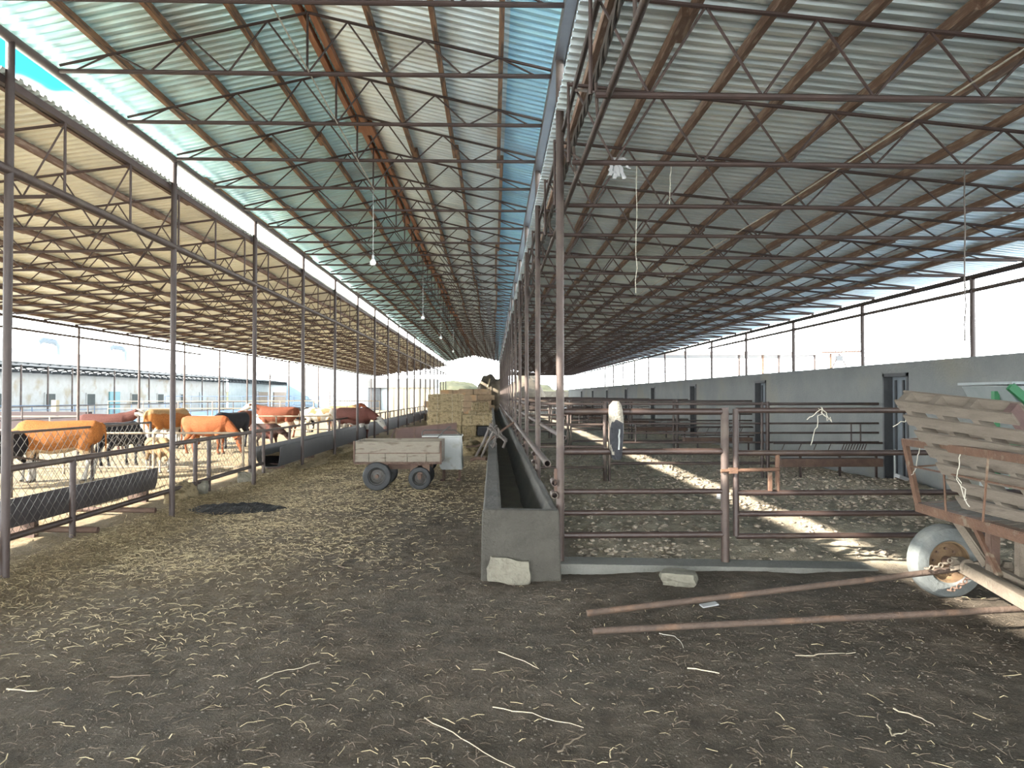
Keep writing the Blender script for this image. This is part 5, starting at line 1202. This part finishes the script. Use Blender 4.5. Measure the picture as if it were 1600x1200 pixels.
MB().bx(BXW + .2, BXW + .5, ywall(392), ywall(398), 0, 2.1).build('side_door', 'doorframe', bn)
for i, (px, py) in enumerate(((90, 542), (195, 551))):
    X_ = -33.0; r_ = ray(px, py); Y_ = X_ * r_.y / r_.x; p_ = P(px, py, Y_)
    v_ = MB().tube([(p_.x, p_.y, 4.0), (p_.x, p_.y, p_.z + .1), (p_.x - .1, p_.y - .2, p_.z + .35), (p_.x - .6, p_.y - .8, p_.z + .45), (p_.x - .8, p_.y - 1.0, p_.z + .25)], .22, 8).build('roof_vent', 'doorleaf', None, True)
    tag(v_, ('left' if i == 0 else 'right') + ' bent metal vent pipe on the white barn roof', 'vent')
# pale gabled shed
sh = thing('metal_shed', (-27, 112, 0), 'pale blue corrugated shed with sloping roof beyond the yard', 'building')
a = P(457, 612, 100); b_ = P(548, 612, 88)
corr(MB(), (a.x, a.y), (b_.x, b_.y), 0, 5.2, .9, .15).build('wall', 'palemetal', sh)
MB().extr([(a.x, 0), (P(516, 600, 96).x, 0), (P(513, 630, 96).x, .8), (a.x + .3, 3.6)], 'Y', 96.5, 97).build('gable', mat('blue_gable', (.42, .55, .66), (.48, .6, .7), 1, .6), sh)
MB().extr([(b_.x, 0), (P(578, 600, 88).x, 0), (P(578, 600, 88).x, 4.2), (b_.x, 5.2)], 'Y', 88, 100).build('side_wall', 'palemetal', sh)
# cream building with grey parapet
cb = thing('cream_building', (-14, 80, 0), 'cream building with grey flat top left of the aisle end', 'building')
xa, xb = P(609, 600, 78).x, P(680, 600, 78).x; xc = P(575, 600, 78).x; zt = P(640, 592, 78).z; zb = P(640, 606, 78).z
MB().bx(xa, xb, 78, 84, 0, zb).build('wall', 'cream', cb); MB().bx(xc, xb, 77.5, 84.5, zb, zt).build('parapet', 'greyband', cb)
t = MB()
for k in range(9): x = xa + (xb - xa) * (k + .5) / 9; t.cyl((x, 78, 0), (x, 78, zb), .38, 12)
t.build('wall_rib', 'cream', cb, True)
MB().bx(xc, P(594, 600, 78).x, 78, 84, 0, zb).build('doorway', 'doorframe', cb); MB().bx(P(594, 600, 78).x, xa, 78.5, 84, 0, zb).build('side_wall', 'palemetal', cb)
t = MB()
for x in (xc - 1.2, xc - .7): t.cyl((x, 77, 0), (x, 77, 4.2), .06, 6)
for k in range(12): t.cyl((xc - 1.2, 77, .3 + .33 * k), (xc - .7, 77, .3 + .33 * k), .04, 5)
tag(t.build('ladder', 'whitebox'), 'pale upright ladder left of the cream building', 'ladder')
# distant tree line and wall
for i, (x, y, sx, sz) in enumerate(((-20, 190, 22, 5.2), (8, 200, 16, 4.4), (66, 205, 30, 3.4), (-60, 220, 30, 4))):
    heap('distant_tree_belt', (x, y, 0), sx, 6, sz, 'foliage', 'hazy belt of low trees on the horizon, %s' % ('behind the aisle end', 'behind the right pens', 'beyond the concrete wall', 'behind the white barn')[i], 'trees', i, None, 60)
tag(MB().bx(2, 60, 95, 95.4, 0, 2.1).build('boundary_wall', 'concrete'), 'distant grey boundary wall beyond the right pens', 'wall')
# canopy beyond the right wall
cn_ = thing('open_canopy', (14, 42, 0), 'flat brown canopy on thin posts beyond the concrete wall', 'canopy')
xa, xb = P(918, 552, 42).x, P(1285, 552, 42).x; zc_ = P(1100, 552, 42).z
MB().bx(xa, xb, 42, 46, zc_ - .10, zc_ + .12).build('canopy_roof', 'beam', cn_)
t = MB(); t.cyl((xb, 42, zc_ + .05), (P(1350, 549, 42).x, 42, zc_ + .12), .05, 6)
for k in range(12): x = xb + .2 + k * .19; t.cyl((x, 42, zc_ + .05), (x + .03, 42, zc_ + .25), .03, 5)
t.build('bare_purlin', 'rust_dark', cn_)
for px in (1155, 1192, 1217, 1273, 1298): x = P(px, 600, 42.2).x; MB().cyl((x, 42.2, 0), (x, 42.2, zc_), .07, 6).build('canopy_post', 'rust' if px in (1192, 1298) else 'pipe', cn_)
fl = thing('floodlight_mast', P(1310, 600, 41), 'small floodlight on an A frame above the concrete wall', 'lamp')
ap = P(1311, 553, 41); MB().cyl(ap, P(1300, 575, 41), .04, 6).build('frame_leg', 'pipe', fl); MB().cyl(ap, P(1322, 572, 41), .04, 6).build('frame_leg', 'pipe', fl)
MB().cyl(P(1300, 575, 41), Vector((P(1300, 575, 41).x, 41, 0)), .04, 6).build('frame_leg', 'pipe', fl); MB().cyl(P(1322, 572, 41), Vector((P(1322, 575, 41).x, 41, 0)), .04, 6).build('frame_leg', 'pipe', fl)
MB().box(P(1311, 560, 41), (.35, .2, .3)).build('lamp_head', 'doorframe', fl)
